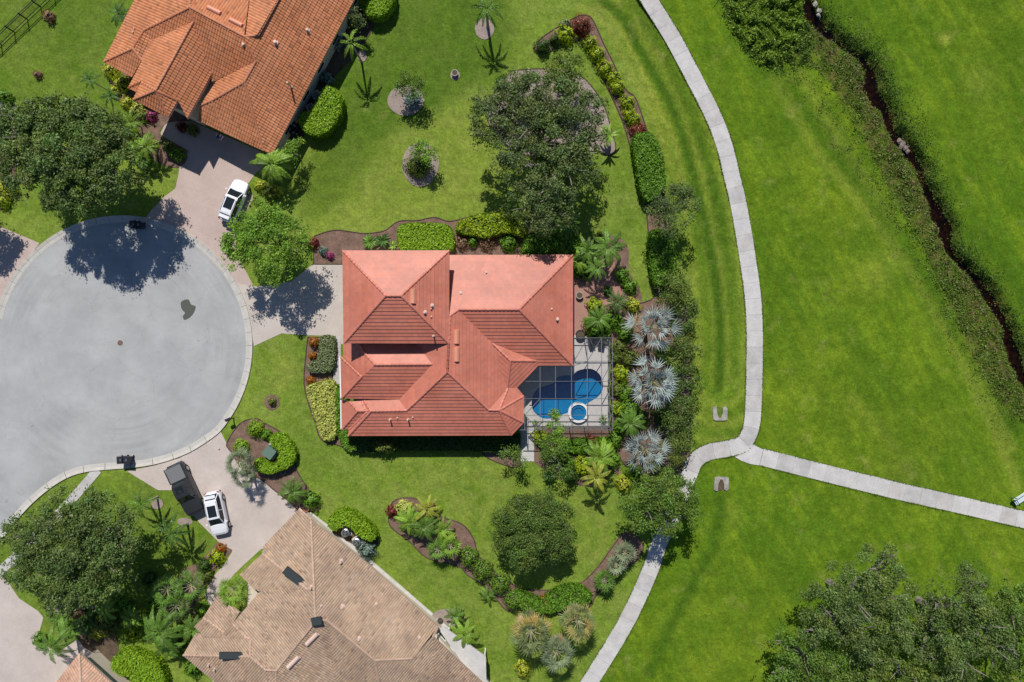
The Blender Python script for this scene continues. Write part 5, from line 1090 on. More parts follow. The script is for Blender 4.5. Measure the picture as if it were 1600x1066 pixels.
for x, y, r_, lb in ((733, 873, 16, 'first round dark shrub of the diagonal row in the lower bed, next to the palms'), (754, 894, 17, 'second round shrub of the diagonal row in the lower bed'), (782, 914, 17, 'third round shrub of the diagonal row in the lower bed'), (803, 940, 16, 'last round shrub of the diagonal row in the lower bed')):
    shrub(lb, x, y, r_, 'green', 1.3, group='round shrubs in a diagonal row in the lower bed', size=.14, tips=(.30, .20, .12), ptip=.12)
shrub('pale yellow shrub at the upper left of the lower island bed', 632, 797, 14, 'cream', .9)
shrub('rust coloured shrub at the top of the bed by the front walk', 490, 535, 8, 'rust', .8)
shrub('small orange and green plant below the rust coloured shrub', 488, 556, 6, 'rust', .5)
shrub('dark rust shrub above the pale yellow plants', 485, 595, 7, 'rust', .6)
shrub('round pale-flecked shrub against the middle of the lower wall of the coral house', 601, 698, 19, 'olive', 1.6, ry=10, tips=(.5, .3, .2), ptip=.08)
shrub('pinkish shrub in the bed above the coral house, left one', 722, 380, 10, 'pinkish', .7, lump=.35)
shrub('pinkish shrub in the bed above the coral house, middle one', 760, 378, 13, 'pinkish', .7, lump=.35)
shrub('green shrub between the pinkish shrubs above the coral house', 738, 378, 8, 'green', .8)
shrub('green shrub at the right end of the pinkish shrubs', 795, 380, 14, 'green', .9)
shrub('bluish flowering plant in the pot bed left of the coral house', 505, 392, 7, 'blue', .6, name='flower_clump', cat='flowers')
shrub('bright pink flowers beside the bluish plant left of the coral house', 515, 399, 6, 'fuch', .5, name='flower_clump', cat='flowers')
shrub('dark reddish shrub under the bright green tree left of the coral house', 488, 380, 9, 'red', .7)
for x, y, r_, k, lb in ((172, 110, 12, 'yellow', 'yellow croton at the left corner of the orange house'), (190, 128, 13, 'yellow', 'larger yellow croton below the left corner of the orange house'), (178, 142, 8, 'yellow', 'small yellow croton beside the thin palm'), (200, 162, 12, 'yellow', 'yellow croton in the middle of the orange house front bed'), (215, 170, 11, 'cream', 'pale yellow shrub next to the pink flowers'), (224, 182, 9, 'olive', 'olive shrub by the front corner of the orange house'), (236, 182, 8, 'fuch', 'magenta shrub in the shade under the orange roof'), (241, 226, 7, 'yellow', 'bright yellow ball near the shaded pavement of the orange house'), (225, 245, 11, 'green', 'green shrub above the turning circle oak'), (262, 230, 9, 'olive', 'olive shrub at the edge of the shaded pavement'), (275, 240, 11, 'green', 'green shrub at the pavement corner below the orange house'), (300, 202, 9, 'olive', 'green shrub in the small square bed in front of the orange house'), (283, 198, 8, 'red', 'dark red shrub in the small square bed in front of the orange house'),
                        (200, 215, 16, 'ygreen', 'yellow-green shrub by the upper edge of the turning circle oak'), (8, 295, 14, 'yellow', 'yellow shrub on the left edge above the driveway end'), (4, 315, 10, 'ygreen', 'lower yellow-green shrub on the left edge'), (6, 152, 12, 'green', 'round green shrub on the left edge beside the pale boulder'),
                        (420, 300, 12, 'olive', 'small shrub under the palm by the white car'), (405, 290, 9, 'yellow', 'yellow shrub under the palm by the white car'), (432, 298, 8, 'yellow', 'second yellow shrub under the palm by the white car, right one'),
                        (338, 872, 11, 'ygreen', 'yellow-green plant in the corner bed below the white car'), (345, 857, 7, 'rust', 'orange-red plant in the corner bed below the white car'), (322, 900, 10, 'olive', 'olive shrub along the corner bed'), (486, 783, 13, 'green', 'green shrub beside the pots at the top corner of the tan house'),
                        (573, 862, 14, 'blue', 'blue-green shrub at the lower end of the air conditioner hedge'), (300, 1045, 13, 'green', 'green shrub at the left corner of the tan roof'), (285, 1018, 9, 'green', 'small shrub left of the tan roof corner'), (165, 975, 18, 'olive', 'olive shrub in the dark bed at the bottom left'), (150, 990, 10, 'yellow', 'yellow-flecked plant in the dark bed at the bottom left'), (100, 970, 12, 'ygreen', 'yellow-green plant beside the lower left driveway'), (205, 990, 10, 'ygreen', 'small yellow-green shrub above the curved lime hedge'),
                        (912, 420, 17, 'green', 'bushy bright green shrub at the right side of the coral roof'), (972, 430, 12, 'green', 'green shrub on the right edge of the red patio'), (985, 447, 12, 'green', 'bright green shrub at the right corner of the red patio'), (930, 478, 12, 'ygreen', 'yellow-green shrub below the red patio'), (990, 478, 12, 'yellow', 'yellow shrub above the topmost silver palm'), (935, 510, 20, 'green', 'large green shrub left of the topmost silver palm'), (960, 500, 14, 'green', 'green shrub touching the topmost silver palm'), (968, 545, 12, 'olive', 'olive shrub right of the pool cage, upper'), (972, 585, 13, 'ygreen', 'yellow-green shrub right of the pool cage, middle'), (965, 610, 12, 'olive', 'olive shrub right of the pool cage beside the middle silver palm'), (985, 640, 17, 'green', 'green shrub between the middle and lowest silver palms'),
                        (845, 685, 13, 'ygreen', 'light green shrub beside the pool walk'), (905, 700, 12, 'green', 'green shrub in the bed below the pool'), (885, 725, 14, 'green', 'rounded green shrub at the lower edge of the pool bed'), (912, 730, 15, 'ygreen', 'yellow-green shrub at the lower edge of the pool bed'), (962, 688, 12, 'green', 'green shrub left of the lowest silver palm'), (975, 757, 12, 'yellow', 'golden shrub below the lowest silver palm'), (800, 703, 10, 'dark', 'dark shrub at the lower right corner of the coral roof'), (822, 742, 0, 'green', ''), (1012, 870, 0, 'green', ''),
                        (700, 845, 12, 'rust', 'orange-leaved plant at the right of the lower island palms'), (612, 800, 9, 'red', 'small dark red shrub at the left tip of the lower island bed'), (672, 797, 10, 'red', 'purple-leaved shrub among the lower island palms'), (1000, 475, 0, 'green', ''), (730, 735, 0, 'green', ''), (717, 965, 8, 'olive', 'dry-looking shrub by the pale patio roof corner'), (58, 116, 6, 'pinkish', 'tiny dry plant alone on the upper left lawn'), (425, 628, 6, 'olive', 'young plant in the small round mulch ring on the front lawn'), (75, 25, 9, 'pinkish', 'wispy dry grass clump beside the black fence'), (852, 942, 10, 'rust', 'bronze-leaved shrub behind the fan palms'), (818, 1047, 12, 'yellow', 'yellow-green plant below the fan palms'), (590, 12, 0, 'green', ''), (945, 558, 0, 'green', ''), (962, 560, 9, 'olive', 'small olive shrub tight against the right cage wall, upper'), (978, 520, 14, 'green', 'green shrub under the left fronds of the topmost silver palm'), (985, 560, 15, 'olive', 'olive shrub between the topmost and middle silver palms'), (978, 615, 14, 'green', 'green shrub under the left fronds of the middle silver palm'), (966, 640, 11, 'ygreen', 'yellow-green shrub at the cage wall near the pale stone'), (1000, 655, 16, 'dark', 'dark shrub above the lowest silver palm'), (970, 668, 12, 'green', 'green shrub at the lower right corner of the cage'), (1035, 650, 15, 'dark', 'dark shrub between the middle and lowest palms, path side'), (1040, 555, 15, 'dark', 'dark shrub between the top and middle palms, path side'), (945, 700, 14, 'green', 'green shrub under the large bright feather palm'), (925, 690, 10, 'red', 'dark red-leaved shrub below the right of the cage'), (862, 712, 12, 'green', 'green shrub under the airy tree south of the pool'), (893, 745, 13, 'dark', 'dark shrub at the lowest point of the pool bed'), (958, 720, 13, 'green', 'green shrub left of the lowest silver palm, lower'), (992, 740, 14, 'green', 'green shrub under the lowest silver palm'), (1030, 738, 13, 'olive', 'olive shrub between the lowest silver palm and the path'), (920, 400, 12, 'dark', 'dark shrub at the top of the red patio'), (903, 388, 11, 'green', 'green shrub at the top right corner of the coral roof'), (940, 372, 10, 'olive', 'olive shrub at the top edge of the patio bed'), (950, 455, 8, 'dark', 'dark low shrub in the middle of the red patio'), (925, 520, 9, 'ygreen', 'yellow-green shrub above the pool cage corner'), (315, 955, 12, 'green', 'green shrub in the bed between the fan palms and the tan roof'), (330, 985, 0, 'dark', ''), (292, 975, 13, 'olive', 'olive shrub below the three green fan palms'), (240, 945, 14, 'green', 'green shrub in the deep shade of the lower left oak'), (318, 885, 11, 'dark', 'dark shrub above the three green fan palms'), (232, 905, 12, 'dark', 'dark shrub at the shadow edge of the lower left oak'), (190, 945, 13, 'green', 'green shrub under the lower edge of the lower left oak'), (120, 955, 13, 'pinkish', 'pinkish dry shrub under the foot of the lower left oak'), (270, 1000, 12, 'dark', 'dark shrub under the long-fronded palm'), (225, 965, 11, 'ygreen', 'yellow-green shrub left of the long-fronded palm'), (60, 1000, 10, 'green', 'green shrub under the palms over the lower left driveway'), (510, 122, 10, 'blue', 'blue-green agave-like shrub by the wall of the orange house'), (522, 62, 13, 'blue', 'blue-green shrub under the tall palm beside the orange house'), (545, 30, 10, 'dark', 'dark shrub by the wall of the orange house near the top')):
    if r_: shrub(lb, x, y, r_, k, lump=.3)
# ---- palms
palm('tall feather palm beside the orange house, its star shadow on the lawn', 549, 67, 4.6, 'royal', 'bright', 7, .82, trunk=.11)
palm('feather palm in the small ring bed at the top centre', 760, 12, 4.2, 'royal', 'green', 9, .85, trunk=.15)
palm('full bright feather palm in front of the orange garage', 424, 255, 3.2, 'feather', 'bright', 16, 1.15, trunk=.14)
palm('small feather palm at the left wall of the orange house, top', 186, 22, 2.6, 'areca', 'dark', 11, .9, trunk=.08)
palm('thin double palm on the lawn, upper crown', 140, 124, 3.5, 'areca', 'dark', 8, .75, trunk=.05)
palm('thin double palm on the lawn, lower crown by the crotons', 172, 150, 3.0, 'areca', 'dark', 8, .75, trunk=.05)
palm('grey-green palm fronds on the left edge above the driveway', 6, 190, 3.5, 'feather', 'greyfan', 12, 1.0)
palm('light green palm right of the turning circle oak', 228, 228, 2.2, 'areca', 'bright', 12, 1.1)
palm('areca palm at the edge of the turning circle oak and the bed', 212, 240, 1.8, 'areca', 'green', 12, 1.1)
palm('banana plant at the right side of the oak bed', 952, 211, 1.8, 'banana', 'bright', 10, .85, name='banana_plant', cat='plant', trunk=.1)
palm('spiky blue-green agave in the round bed beside the orange house lawn', 645, 157, .25, 'spike', 'blue', 38, 1.0, name='agave', cat='plant', spread=1.1, up=.9)
for x, y, n_, s, zz, lb in ((1018, 512, 15, 1.10, 3.9, 'topmost of the three silver fan palms'), (1019, 598, 26, 1.10, 3.2, 'middle of the three silver fan palms'), (1006, 702, 20, .98, 2.6, 'lowest of the three silver fan palms')):
    palm(lb, x, y, zz, 'fanbig', 'silver', n_, s, group='silver fan palms beside the pool cage', trunk=.22, skirt=6 if n_ == 15 else 2)
palm('left of the three yellowish fan palms at the foot of the lawn', 830, 985, 3.2, 'fan', 'sabal', 22, 1.14, group='fan palms in a clump at the foot of the lawn', trunk=.17, skirt=8)
palm('upper right of the three yellowish fan palms at the foot of the lawn', 903, 970, 3.4, 'fan', 'sabal', 22, 1.06, group='fan palms in a clump at the foot of the lawn', trunk=.17, skirt=7)
palm('lowest and greyest of the three fan palms at the foot of the lawn', 870, 1018, 3.4, 'fan', 'greyfan', 20, .98, group='fan palms in a clump at the foot of the lawn', trunk=.17, skirt=3)
palm('grey-green fan palm at the edge of the lower paved drive', 374, 722, 2.6, 'fan', 'greyfan', 15, .85, trunk=.12)
palm('second fan palm at the drive, lower right of the first', 384, 742, 2.2, 'fan', 'greyfan', 12, .75, trunk=.12)
palm('feather palm beside the pots at the top of the tan house', 456, 768, 1.8, 'areca', 'green', 13, 1.05, trunk=.1)
palm('feather palm behind the parked pickup, upper one', 220, 788, 3.2, 'royal', 'green', 9, .80, trunk=.11)
palm('dark feather palm on the lawn below the pickup, lower one', 266, 834, 3.6, 'royal', 'dark', 9, .95, trunk=.12)
for x, y, s, lb in ((262, 920, 1.0, 'left fan palm of the cluster of three near the tan house'), (300, 915, 1.0, 'right fan palm of the cluster of three near the tan house'), (277, 945, .95, 'lowest fan palm of the cluster of three near the tan house')):
    palm(lb, x, y, 2.6, 'fan', 'green', 18, s * .88, group='green fan palms left of the tan house', trunk=.12)
palm('fan palm growing up beside the entrance of the tan house', 366, 921, 3.0, 'fan', 'bright', 18, .92, trunk=.12)
palm('long-fronded palm left of the tan roof', 248, 988, 3.6, 'long', 'green', 14, 1.0, trunk=.16)
palm('drooping feather palm over the lower left driveway', 80, 1010, 3.8, 'long', 'green', 11, .8, trunk=.13)
palm('dark palm bending over the lower left driveway, below the other', 105, 985, 2.8, 'feather', 'green', 10, .85, trunk=.1)
palm('sago-like plant in the dark bed at the bottom left', 137, 972, .5, 'cycad', 'dark', 20, 1.25, name='sago_palm', cat='plant', trunk=.12)
palm('bushy areca palm at the left of the lower island bed', 640, 815, 1.9, 'areca', 'bright', 16, 1.15, trunk=.08)
palm('bushy areca palm in the middle of the lower island bed', 662, 822, 2.1, 'areca', 'green', 16, 1.15, trunk=.08)
palm('golden areca palm at the top of the lower island bed', 668, 795, 2.2, 'areca', 'yellow', 10, 1.0, trunk=.08)
palm('small fan palm at the lower edge of the lower island bed', 684, 858, 1.5, 'fansmall', 'green', 16, 1.2, trunk=.08)
palm('yellowish fan palm at the right of the lower island bed', 704, 852, 1.6, 'fansmall', 'bright', 16, 1.2, trunk=.08)
palm('bright areca palm filling the gap in the lower island bed', 690, 828, 1.6, 'areca', 'bright', 13, .95, trunk=.08)
palm('feathery palm over the right of the red patio', 950, 386, 3.2, 'feather', 'green', 12, 1.1, trunk=.12)
palm('feathery palm between the coral roof and the red patio', 918, 392, 2.6, 'areca', 'green', 12, 1.1, trunk=.1)
palm('palm under the small grey oak near the coral roof', 888, 350, 3.0, 'areca', 'green', 12, 1.0, trunk=.1)
palm('dark palm below the red patio', 965, 472, 2.0, 'areca', 'dark', 13, .9, trunk=.1)
palm('arching palm leaning over the middle of the red patio', 932, 418, 2.8, 'areca', 'green', 11, .95, trunk=.08)
palm('short palm at the top of the red patio beside the dark shrub', 905, 408, 2.0, 'areca', 'bright', 10, .9, trunk=.08)
palm('palm between the curved lime hedge and the long-fronded palm', 262, 1010, 2.2, 'areca', 'green', 13, 1.1, trunk=.08)
palm('arching palm in the bed at the left corner of the tan roof', 300, 985, 2.6, 'areca', 'green', 12, 1.1, trunk=.08)
palm('bright small palm between the sago-like plant and the oak', 165, 955, 1.6, 'areca', 'bright', 11, .9, trunk=.07)
palm('yellow-green palm below the lower left oak, right of the sago-like plant', 205, 965, 1.8, 'areca', 'bright', 11, .9, trunk=.07)
palm('green palm beside the lower left driveway, above the drooping one', 92, 965, 2.0, 'areca', 'green', 12, 1.0, trunk=.08)
palm('green palm at the crotons in front of the orange house', 205, 190, 2.0, 'areca', 'bright', 10, .85, trunk=.07)
palm('young palm left of the topmost silver palm', 935, 498, 2.2, 'areca', 'green', 14, 1.0, trunk=.08)
palm('feather palm right of the pool cage by a pale stone', 985, 660, 2.4, 'areca', 'green', 14, 1.1, trunk=.1)
palm('large bright feather palm at the lower right of the pool bed', 938, 715, 3.6, 'feather', 'bright', 14, 1.05, trunk=.12)
palm('golden feather palm leaning over the lower lawn', 932, 745, 3.8, 'feather', 'yellow', 9, .9, trunk=.1)
palm('low fan palm in the curved bed, nearest the footpath tree', 976, 862, 1.6, 'fansmall', 'greyfan', 18, 1.25, trunk=.1)
palm('low fan palm in the curved bed, middle of the three', 962, 882, 1.5, 'fansmall', 'greyfan', 16, 1.15, trunk=.1)
palm('low fan palm in the curved bed, farthest from the footpath tree', 944, 905, 1.5, 'fansmall', 'green', 18, 1.25, trunk=.1)
palm('feather palm by the pale patio roof of the tan house', 726, 990, 2.6, 'areca', 'bright', 10, 1.1, trunk=.08)
palm('small palm in the ring bed above the pale patio roof', 712, 962, 1.4, 'areca', 'green', 11, .85, trunk=.07)
palm('tiny palm on the lawn below the round shrubs', 762, 928, .9, 'areca', 'green', 9, .7, trunk=.06)
palm('long-leaved clump against the upper wall of the coral house', 578, 378, .6, 'broad', 'green', 18, 1.0, name='broadleaf_clump', cat='plant')
palm('second long-leaved clump against the upper wall, next to the lime hedge', 598, 376, .6, 'broad', 'dark', 18, 1.0, name='broadleaf_clump', cat='plant')
palm('pale striped leaves between the clump and the lime hedge', 614, 384, .4, 'broad', 'bright', 9, .7, name='broadleaf_clump', cat='plant')
palm('dark broadleaf plant on the lower edge of the pool bed', 858, 742, .8, 'broad', 'dark', 14, .9, name='broadleaf_clump', cat='plant')
palm('potted-looking green plant inside the right corner of the pool cage', 942, 655, .5, 'spike', 'green', 16, .5, name='deck_plant', cat='plant', spread=1.0, up=.9)
palm('small green plant inside the lower left corner of the pool cage', 837, 660, .4, 'spike', 'green', 14, .4, name='deck_plant', cat='plant', spread=1.0, up=.9)

# ---- weeds on the ditch banks (nobody could count them)
def weeds(name, label, poly, n, h, c0, c1, size, seed, clumps=None, wet=4.5):
    r = np.random.default_rng(seed); xs = [p[0] for p in poly]; ys = [p[1] for p in poly]
    X = r.uniform(min(xs), max(xs), n); Y = r.uniform(min(ys), max(ys), n); k = inpoly(X, Y, poly); sf = 9.0 if name == 'grass_tufts' else 7.5; X, Y = X[k] + r.normal(0, sf, k.sum()), Y[k] + r.normal(0, sf, k.sum())
    if clumps:
        m_ = np.sin(X / clumps + 1.3 * np.sin(Y / clumps * .8)) * np.sin(Y / clumps + 1.7 * np.sin(X / clumps * .7)); kk = m_ + r.normal(0, .35, len(X)) > -.15; X, Y = X[kk], Y[kk]
    d = dline(X, Y, DITCH); wv = 2.5 + 2.2 * np.sin(Y / 17.0) + 2.0 * np.sin(Y / 41.0 + X / 60) + 1.6 * np.sin(Y / 6.3 + 2 * np.sin(X / 9.0)); tt = np.clip((d - wv) / 15, 0, 1); Z = np.maximum(-1.1 * (1 - tt * tt * (3 - 2 * tt)), -.72); kk = d > wv + wet + r.normal(0, 2, len(X)); X, Y, Z = X[kk], Y[kk], Z[kk]
    P = np.stack([(X - 800) / PX, (533 - Y) / PX, Z + h * r.random(len(X)) ** 1.3 * np.clip(.55 + .9 * np.sin(X / 8.3 + 2.1 * np.sin(Y / 13.0)) * np.sin(Y / 7.1 + 1.9 * np.sin(X / 11.0)), .15, 1.6)], 1); N = np.tile([0, 0, .8], (len(P), 1))
    me = leafmesh(name, P, N, np.full(len(P), size), leafcol(r, len(P), c0, c1), .45, .9, seed); return tag(link(name, me, M['leaf']), label, 'weeds', kind='stuff')
weeds('bank_weeds', 'rough weeds and grass on the near bank of the ditch', WEEDBANK, 330000, .30, (.06, .13, .010), (.22, .30, .05), .17, 3, 9)
weeds('bank_weeds', 'brown dead weeds mixed into the near bank of the ditch', [(1270, 20), (1320, 80), (1350, 105), (1360, 150), (1388, 200), (1412, 250), (1440, 290), (1462, 330), (1478, 380), (1506, 420), (1534, 460), (1556, 500), (1580, 560), (1606, 650), (1585, 640), (1545, 560), (1515, 490), (1490, 440), (1460, 400), (1440, 350), (1412, 300), (1380, 235), (1348, 175), (1320, 120), (1285, 80)], 120000, .3, (.13, .10, .04), (.32, .26, .12), .16, 9, 6)
weeds('bank_weeds', 'tall bright weeds at the head of the ditch on the top edge', [(1132, -20), (1250, -20), (1262, 10), (1250, 30), (1238, 50), (1243, 66), (1222, 72), (1207, 98), (1190, 92), (1182, 74), (1166, 66), (1160, 44), (1146, 34), (1144, 14)], 60000, .8, (.10, .22, .015), (.28, .38, .04), .24, 4, 4.5)
weeds('bank_weeds', 'darker low weeds between the tall bright ones at the head of the ditch', [(1125, -20), (1262, -20), (1270, 30), (1262, 90), (1235, 100), (1205, 104), (1185, 92), (1150, 50)], 60000, .3, (.05, .12, .01), (.14, .22, .03), .18, 14, 7)
weeds('bank_weeds', 'strip of weeds on the far bank of the ditch', [(1285, -10), (1310, 40), (1370, 85), (1395, 140), (1425, 205), (1455, 260), (1480, 320), (1505, 390), (1545, 430), (1585, 500), (1620, 600), (1600, 600), (1560, 500), (1520, 440), (1480, 380), (1450, 290), (1400, 190), (1350, 90), (1290, 50)], 170000, .25, (.04, .11, .015), (.13, .21, .03), .15, 5)
weeds('bank_weeds', 'reddish water weeds lying in the ditch shallows', [(1280, 40), (1345, 80), (1362, 105), (1384, 160), (1420, 240), (1480, 350), (1500, 400), (1560, 480), (1600, 580), (1570, 480), (1500, 390), (1440, 250), (1390, 150), (1360, 95)], 90000, .05, (.12, .06, .015), (.32, .19, .04), .13, 6, 8, wet=0)
weeds('grass_tufts', 'short rough grass tufts along the damp strip of the field', [(1175, 60), (1225, 75), (1310, 170), (1380, 280), (1450, 400), (1500, 480), (1540, 580), (1590, 680), (1570, 680), (1500, 560), (1440, 440), (1370, 330), (1290, 200), (1220, 120)], 120000, .10, (.07, .15, .012), (.17, .25, .04), .14, 7, 10)
weeds('grass_tufts', 'rough grass tufts along the edge of the far bank', [(1310, 20), (1370, 60), (1410, 130), (1450, 210), (1480, 290), (1510, 370), (1560, 430), (1600, 500), (1600, 560), (1540, 450), (1490, 380), (1440, 250), (1390, 150), (1330, 70)], 120000, .10, (.06, .14, .012), (.15, .23, .035), .14, 8, 9)

def fringe(label, line, w, n, seed):
    r = np.random.default_rng(seed); s = smooth(line, 8, False); A = np.array(s); seg = r.integers(0, len(A) - 1, n); t = r.random(n); d = A[seg + 1] - A[seg]; L = np.hypot(d[:, 0], d[:, 1]) + 1e-9
    P = A[seg] + d * t[:, None]; nn = np.stack([-d[:, 1], d[:, 0]], 1) / L[:, None]; sd_ = np.where(r.random(n) < .5, -1, 1); P = P + nn * (sd_ * (w + np.abs(r.normal(0, .8, n)) * np.where(r.random(n) < .7, 1, -.6)))[:, None]
    keep = np.sin(P[:, 0] / 9) * np.sin(P[:, 1] / 11) + r.normal(0, .5, n) > -.2; P = P[keep]
    Q = np.stack([(P[:, 0] - 800) / PX, (533 - P[:, 1]) / PX, r.uniform(.02, .11, len(P))], 1)
    return tag(link('grass_fringe', leafmesh('grass_fringe', Q, np.tile([0, 0, .8], (len(Q), 1)), np.full(len(Q), .11), leafcol(r, len(Q), (.07, .15, .01), (.17, .25, .03)), .4, .9, seed), M['leaf']), label, 'grass', kind='stuff')
fringe('grass creeping over the edges of the curved footpath', PATH, 12.9, 15000, 41)
fringe('grass creeping over the edges of the branch path', BR, 13.4, 6000, 42)
# ------------------------------------------------------------------ vehicles
def car(label, px, py, rz, kind, paint, seed=0):
    L, Wd, Ht = (4.55, 1.86, 1.52) if kind == 'suv' else (5.5, 1.98, 1.82)
    w = W(px, py, 1.1); e = empty({'suv': 'parked_car', 'pickup': 'pickup_truck'}[kind], (w.x, w.y, .03), label, 'car' if kind == 'suv' else 'pickup truck', None, rz); hl = L / 2; hw = Wd / 2
    if kind == 'suv': sec = [(-hl, .62, .62), (-hl + .06, .80, .86), (-hl + .28, .93, .98), (-hl + .7, 1.0, 1.00), (-.9, 1.0, 1.00), (0, 1.0, .98), (.8, 1.0, .98), (1.2, .98, .95), (1.65, .95, .88), (hl - .28, .86, .80), (hl - .08, .70, .68), (hl, .52, .52)]
    else: sec = [(-hl, .86, .9), (-hl + .08, .95, 1.08), (-hl + .4, 1.0, 1.12), (-1.2, 1.0, 1.12), (-.6, 1.0, 1.14), (.6, 1.0, 1.15), (1.3, 1.0, 1.13), (1.9, .98, 1.08), (hl - .3, .93, 1.0), (hl - .08, .84, .86), (hl, .74, .7)]
    R = []
    for x, wf, h in sec:
        a = hw * wf; ring_ = [(a * .86, .22), (a * .98, .34), (a, .55), (a * .985, h * .82), (a * .93, h * .95), (a * .80, h), (a * .4, h + .035), (0, h + .045)]
        R.append([(x, y, z) for y, z in ring_] + [(x, -y, z) for y, z in ring_[-2::-1]])
    m = MB()
    for i in range(len(R) - 1):
        for k in range(len(R[0]) - 1): m.poly([R[i][k], R[i][k + 1], R[i + 1][k + 1], R[i + 1][k]])
    m.poly(R[0][::-1]); m.poly(R[-1]); m.poly([(x, y, z) for (x, y, z) in [r_[0] for r_ in R] + [r_[-1] for r_ in R[::-1]]])
    m.build('body', M[paint], e, True)
    # greenhouse: windscreen base, roof front, roof rear, tailgate base
    xs = (1.10, .38, -1.55, -2.08) if kind == 'suv' else (1.25, .62, -.75, -1.0); zb = .97 if kind == 'suv' else 1.13; bw = hw * .90; tw = hw * .70
    B = [(xs[0], bw * .86, zb), (xs[1] + .2, bw, zb), (xs[2] + .1, bw * .98, zb), (xs[3], bw * .86, zb)]; T = [(xs[1], tw * .93, Ht - .05), (xs[1] - .1, tw, Ht - .03), (xs[2] + .15, tw * .97, Ht - .04), (xs[2], tw * .88, Ht - .07)]
    mir = lambda p: (p[0], -p[1], p[2])
    g = MB(); g.poly([B[0], T[0], mir(T[0]), mir(B[0])][::-1]); g.build('windscreen', M['glass_dark'], e)
    g = MB(); g.poly([B[3], T[3], mir(T[3]), mir(B[3])]); g.build('rear_window', M['glass_dark'], e)
    for s in (1, -1):
        f = (lambda p: p) if s > 0 else mir; g = MB()
        for i in range(3): g.poly([f(B[i]), f(B[i + 1]), f(T[i + 1]), f(T[i])])
        g.build('side_window', M['glass_dark'], e)
        g = MB()
        for i in (0, 3): g.bar(f(B[i]), f(T[i]), .07, .05)
        g.bar(f((B[1][0] - .9, bw, zb)), f((B[1][0] - 1.0, tw, Ht - .03)), .06, .05); g.build('pillar', M[paint], e)
        g = MB(); g.box((xs[0] - .2, s * (hw + .09), zb + .02), (.12, .2, .14)); g.build('mirror', M[paint], e)
        for x in (hl - .85, -hl + .85):
            wl_ = MB(); rr = .35 if kind == 'suv' else .4
            wl_.tube([(x, s * (hw - .2), rr), (x, s * (hw + .015), rr)], rr, 18); wo = wl_.build('tyre', M['rubber'], e)
            rm = MB(); rm.tube([(x, s * (hw), rr), (x, s * (hw + .03), rr)], rr * .62, 10); rm.build('rim', M['metal'], wo)
        g = MB(); g.bar((hl - .30, s * hw * .60, .70), (hl - .14, s * hw * .82 * .8, .66), .34, .14); g.build('headlight', M['lampglass'], e)
        g = MB(); g.bar((-hl + .05, s * hw * .62, .80), (-hl + .16, s * hw * .84, .82), .1, .18); g.build('tail_light', M['redlamp'], e)
    rf = MB(); top = [(xs[1] + .02, tw * .95, Ht - .03), (xs[1] - .1, tw * 1.02, Ht - .01), (-.4 if kind == 'suv' else 0, tw * 1.02, Ht + .02), (xs[2] + .15, tw, Ht - .01), (xs[2] - .02, tw * .9, Ht - .05)]
    for i in range(4): rf.poly([top[i], mir(top[i]), mir(top[i + 1]), top[i + 1]]); rf.poly([(top[i][0], 0, top[i][2] + .03), mir(top[i]), mir(top[i + 1]), (top[i + 1][0], 0, top[i + 1][2] + .03)][::1]); rf.poly([top[i], (top[i][0], 0, top[i][2] + .03), (top[i + 1][0], 0, top[i + 1][2] + .03), top[i + 1]])
    ro = rf.build('roof', M[paint], e)
    if kind == 'suv':
        g = MB(); g.box((-.42, 0, Ht + .055), (1.15, .86, .02)); g.build('sunroof', M['glass_dark'], e)
        for s in (-1, 1): g = MB(); g.bar((.1, s * tw * .93, Ht + .05), (-1.4, s * tw * .9, Ht + .03), .04, .05); g.build('roof_rail', M['metal'], e)
        g = MB(); g.box((-hl + .12, 0, .45), (.2, Wd * .86, .22)); g.build('rear_bumper', M['blackplastic'], e)
        g = MB(); g.box((-hl + .42, 0, Ht - .12), (.34, tw * 1.7, .04)); g.build('spoiler', M[paint], e)
        g = MB(); g.box((hl - .05, 0, .42), (.08, Wd * .6, .2)); g.build('grille', M['blackplastic'], e)
    else:
        g = MB(); g.box((-1.86, 0, 1.18), (1.52, hw * 1.68, .03)); g.build('bed_cover', M['bedcover'], e)
        for s in (-1, 1): g = MB(); g.box((-1.86, s * hw * .93, 1.19), (1.66, .09, .05)); g.build('bed_rail', M[paint], e)
        g = MB(); g.box((-hl + .13, 0, 1.15), (.07, hw * 1.7, .08)); g.build('tailgate', M[paint], e)
        g = MB(); g.box((-hl - .04, 0, .5), (.16, Wd * .86, .16)); g.build('rear_bumper', M['chrome'], e)
        g = MB(); g.box((-.15, 0, Ht + .03), (.7, .8, .02)); g.build('sunroof', M['glass_dark'], e)
        g = MB(); g.box((hl - .02, 0, .72), (.08, Wd * .6, .3)); g.build('grille', M['blackplastic'], e)
    g = MB(); g.box((-hl + .0, 0, .62), (.03, .3, .15)); g.build('number_plate', M['white'], e)
    return e
M['bedcover'] = mat('bed_cover_vinyl', (.17, .175, .18), .6)
car('white car with a dark sunroof on the upper driveway beside the green tree', 363, 313, math.atan2(30.5, 12.5) , 'suv', 'carwhite')
car('white car with its nose towards the tan house, beside the pickup', 335.5, 804, math.atan2(-33, 7), 'suv', 'carwhite')
car('dark grey pickup truck with a covered bed on the lower driveway', 287, 766, math.atan2(-36, 17), 'pickup', 'cargrey')

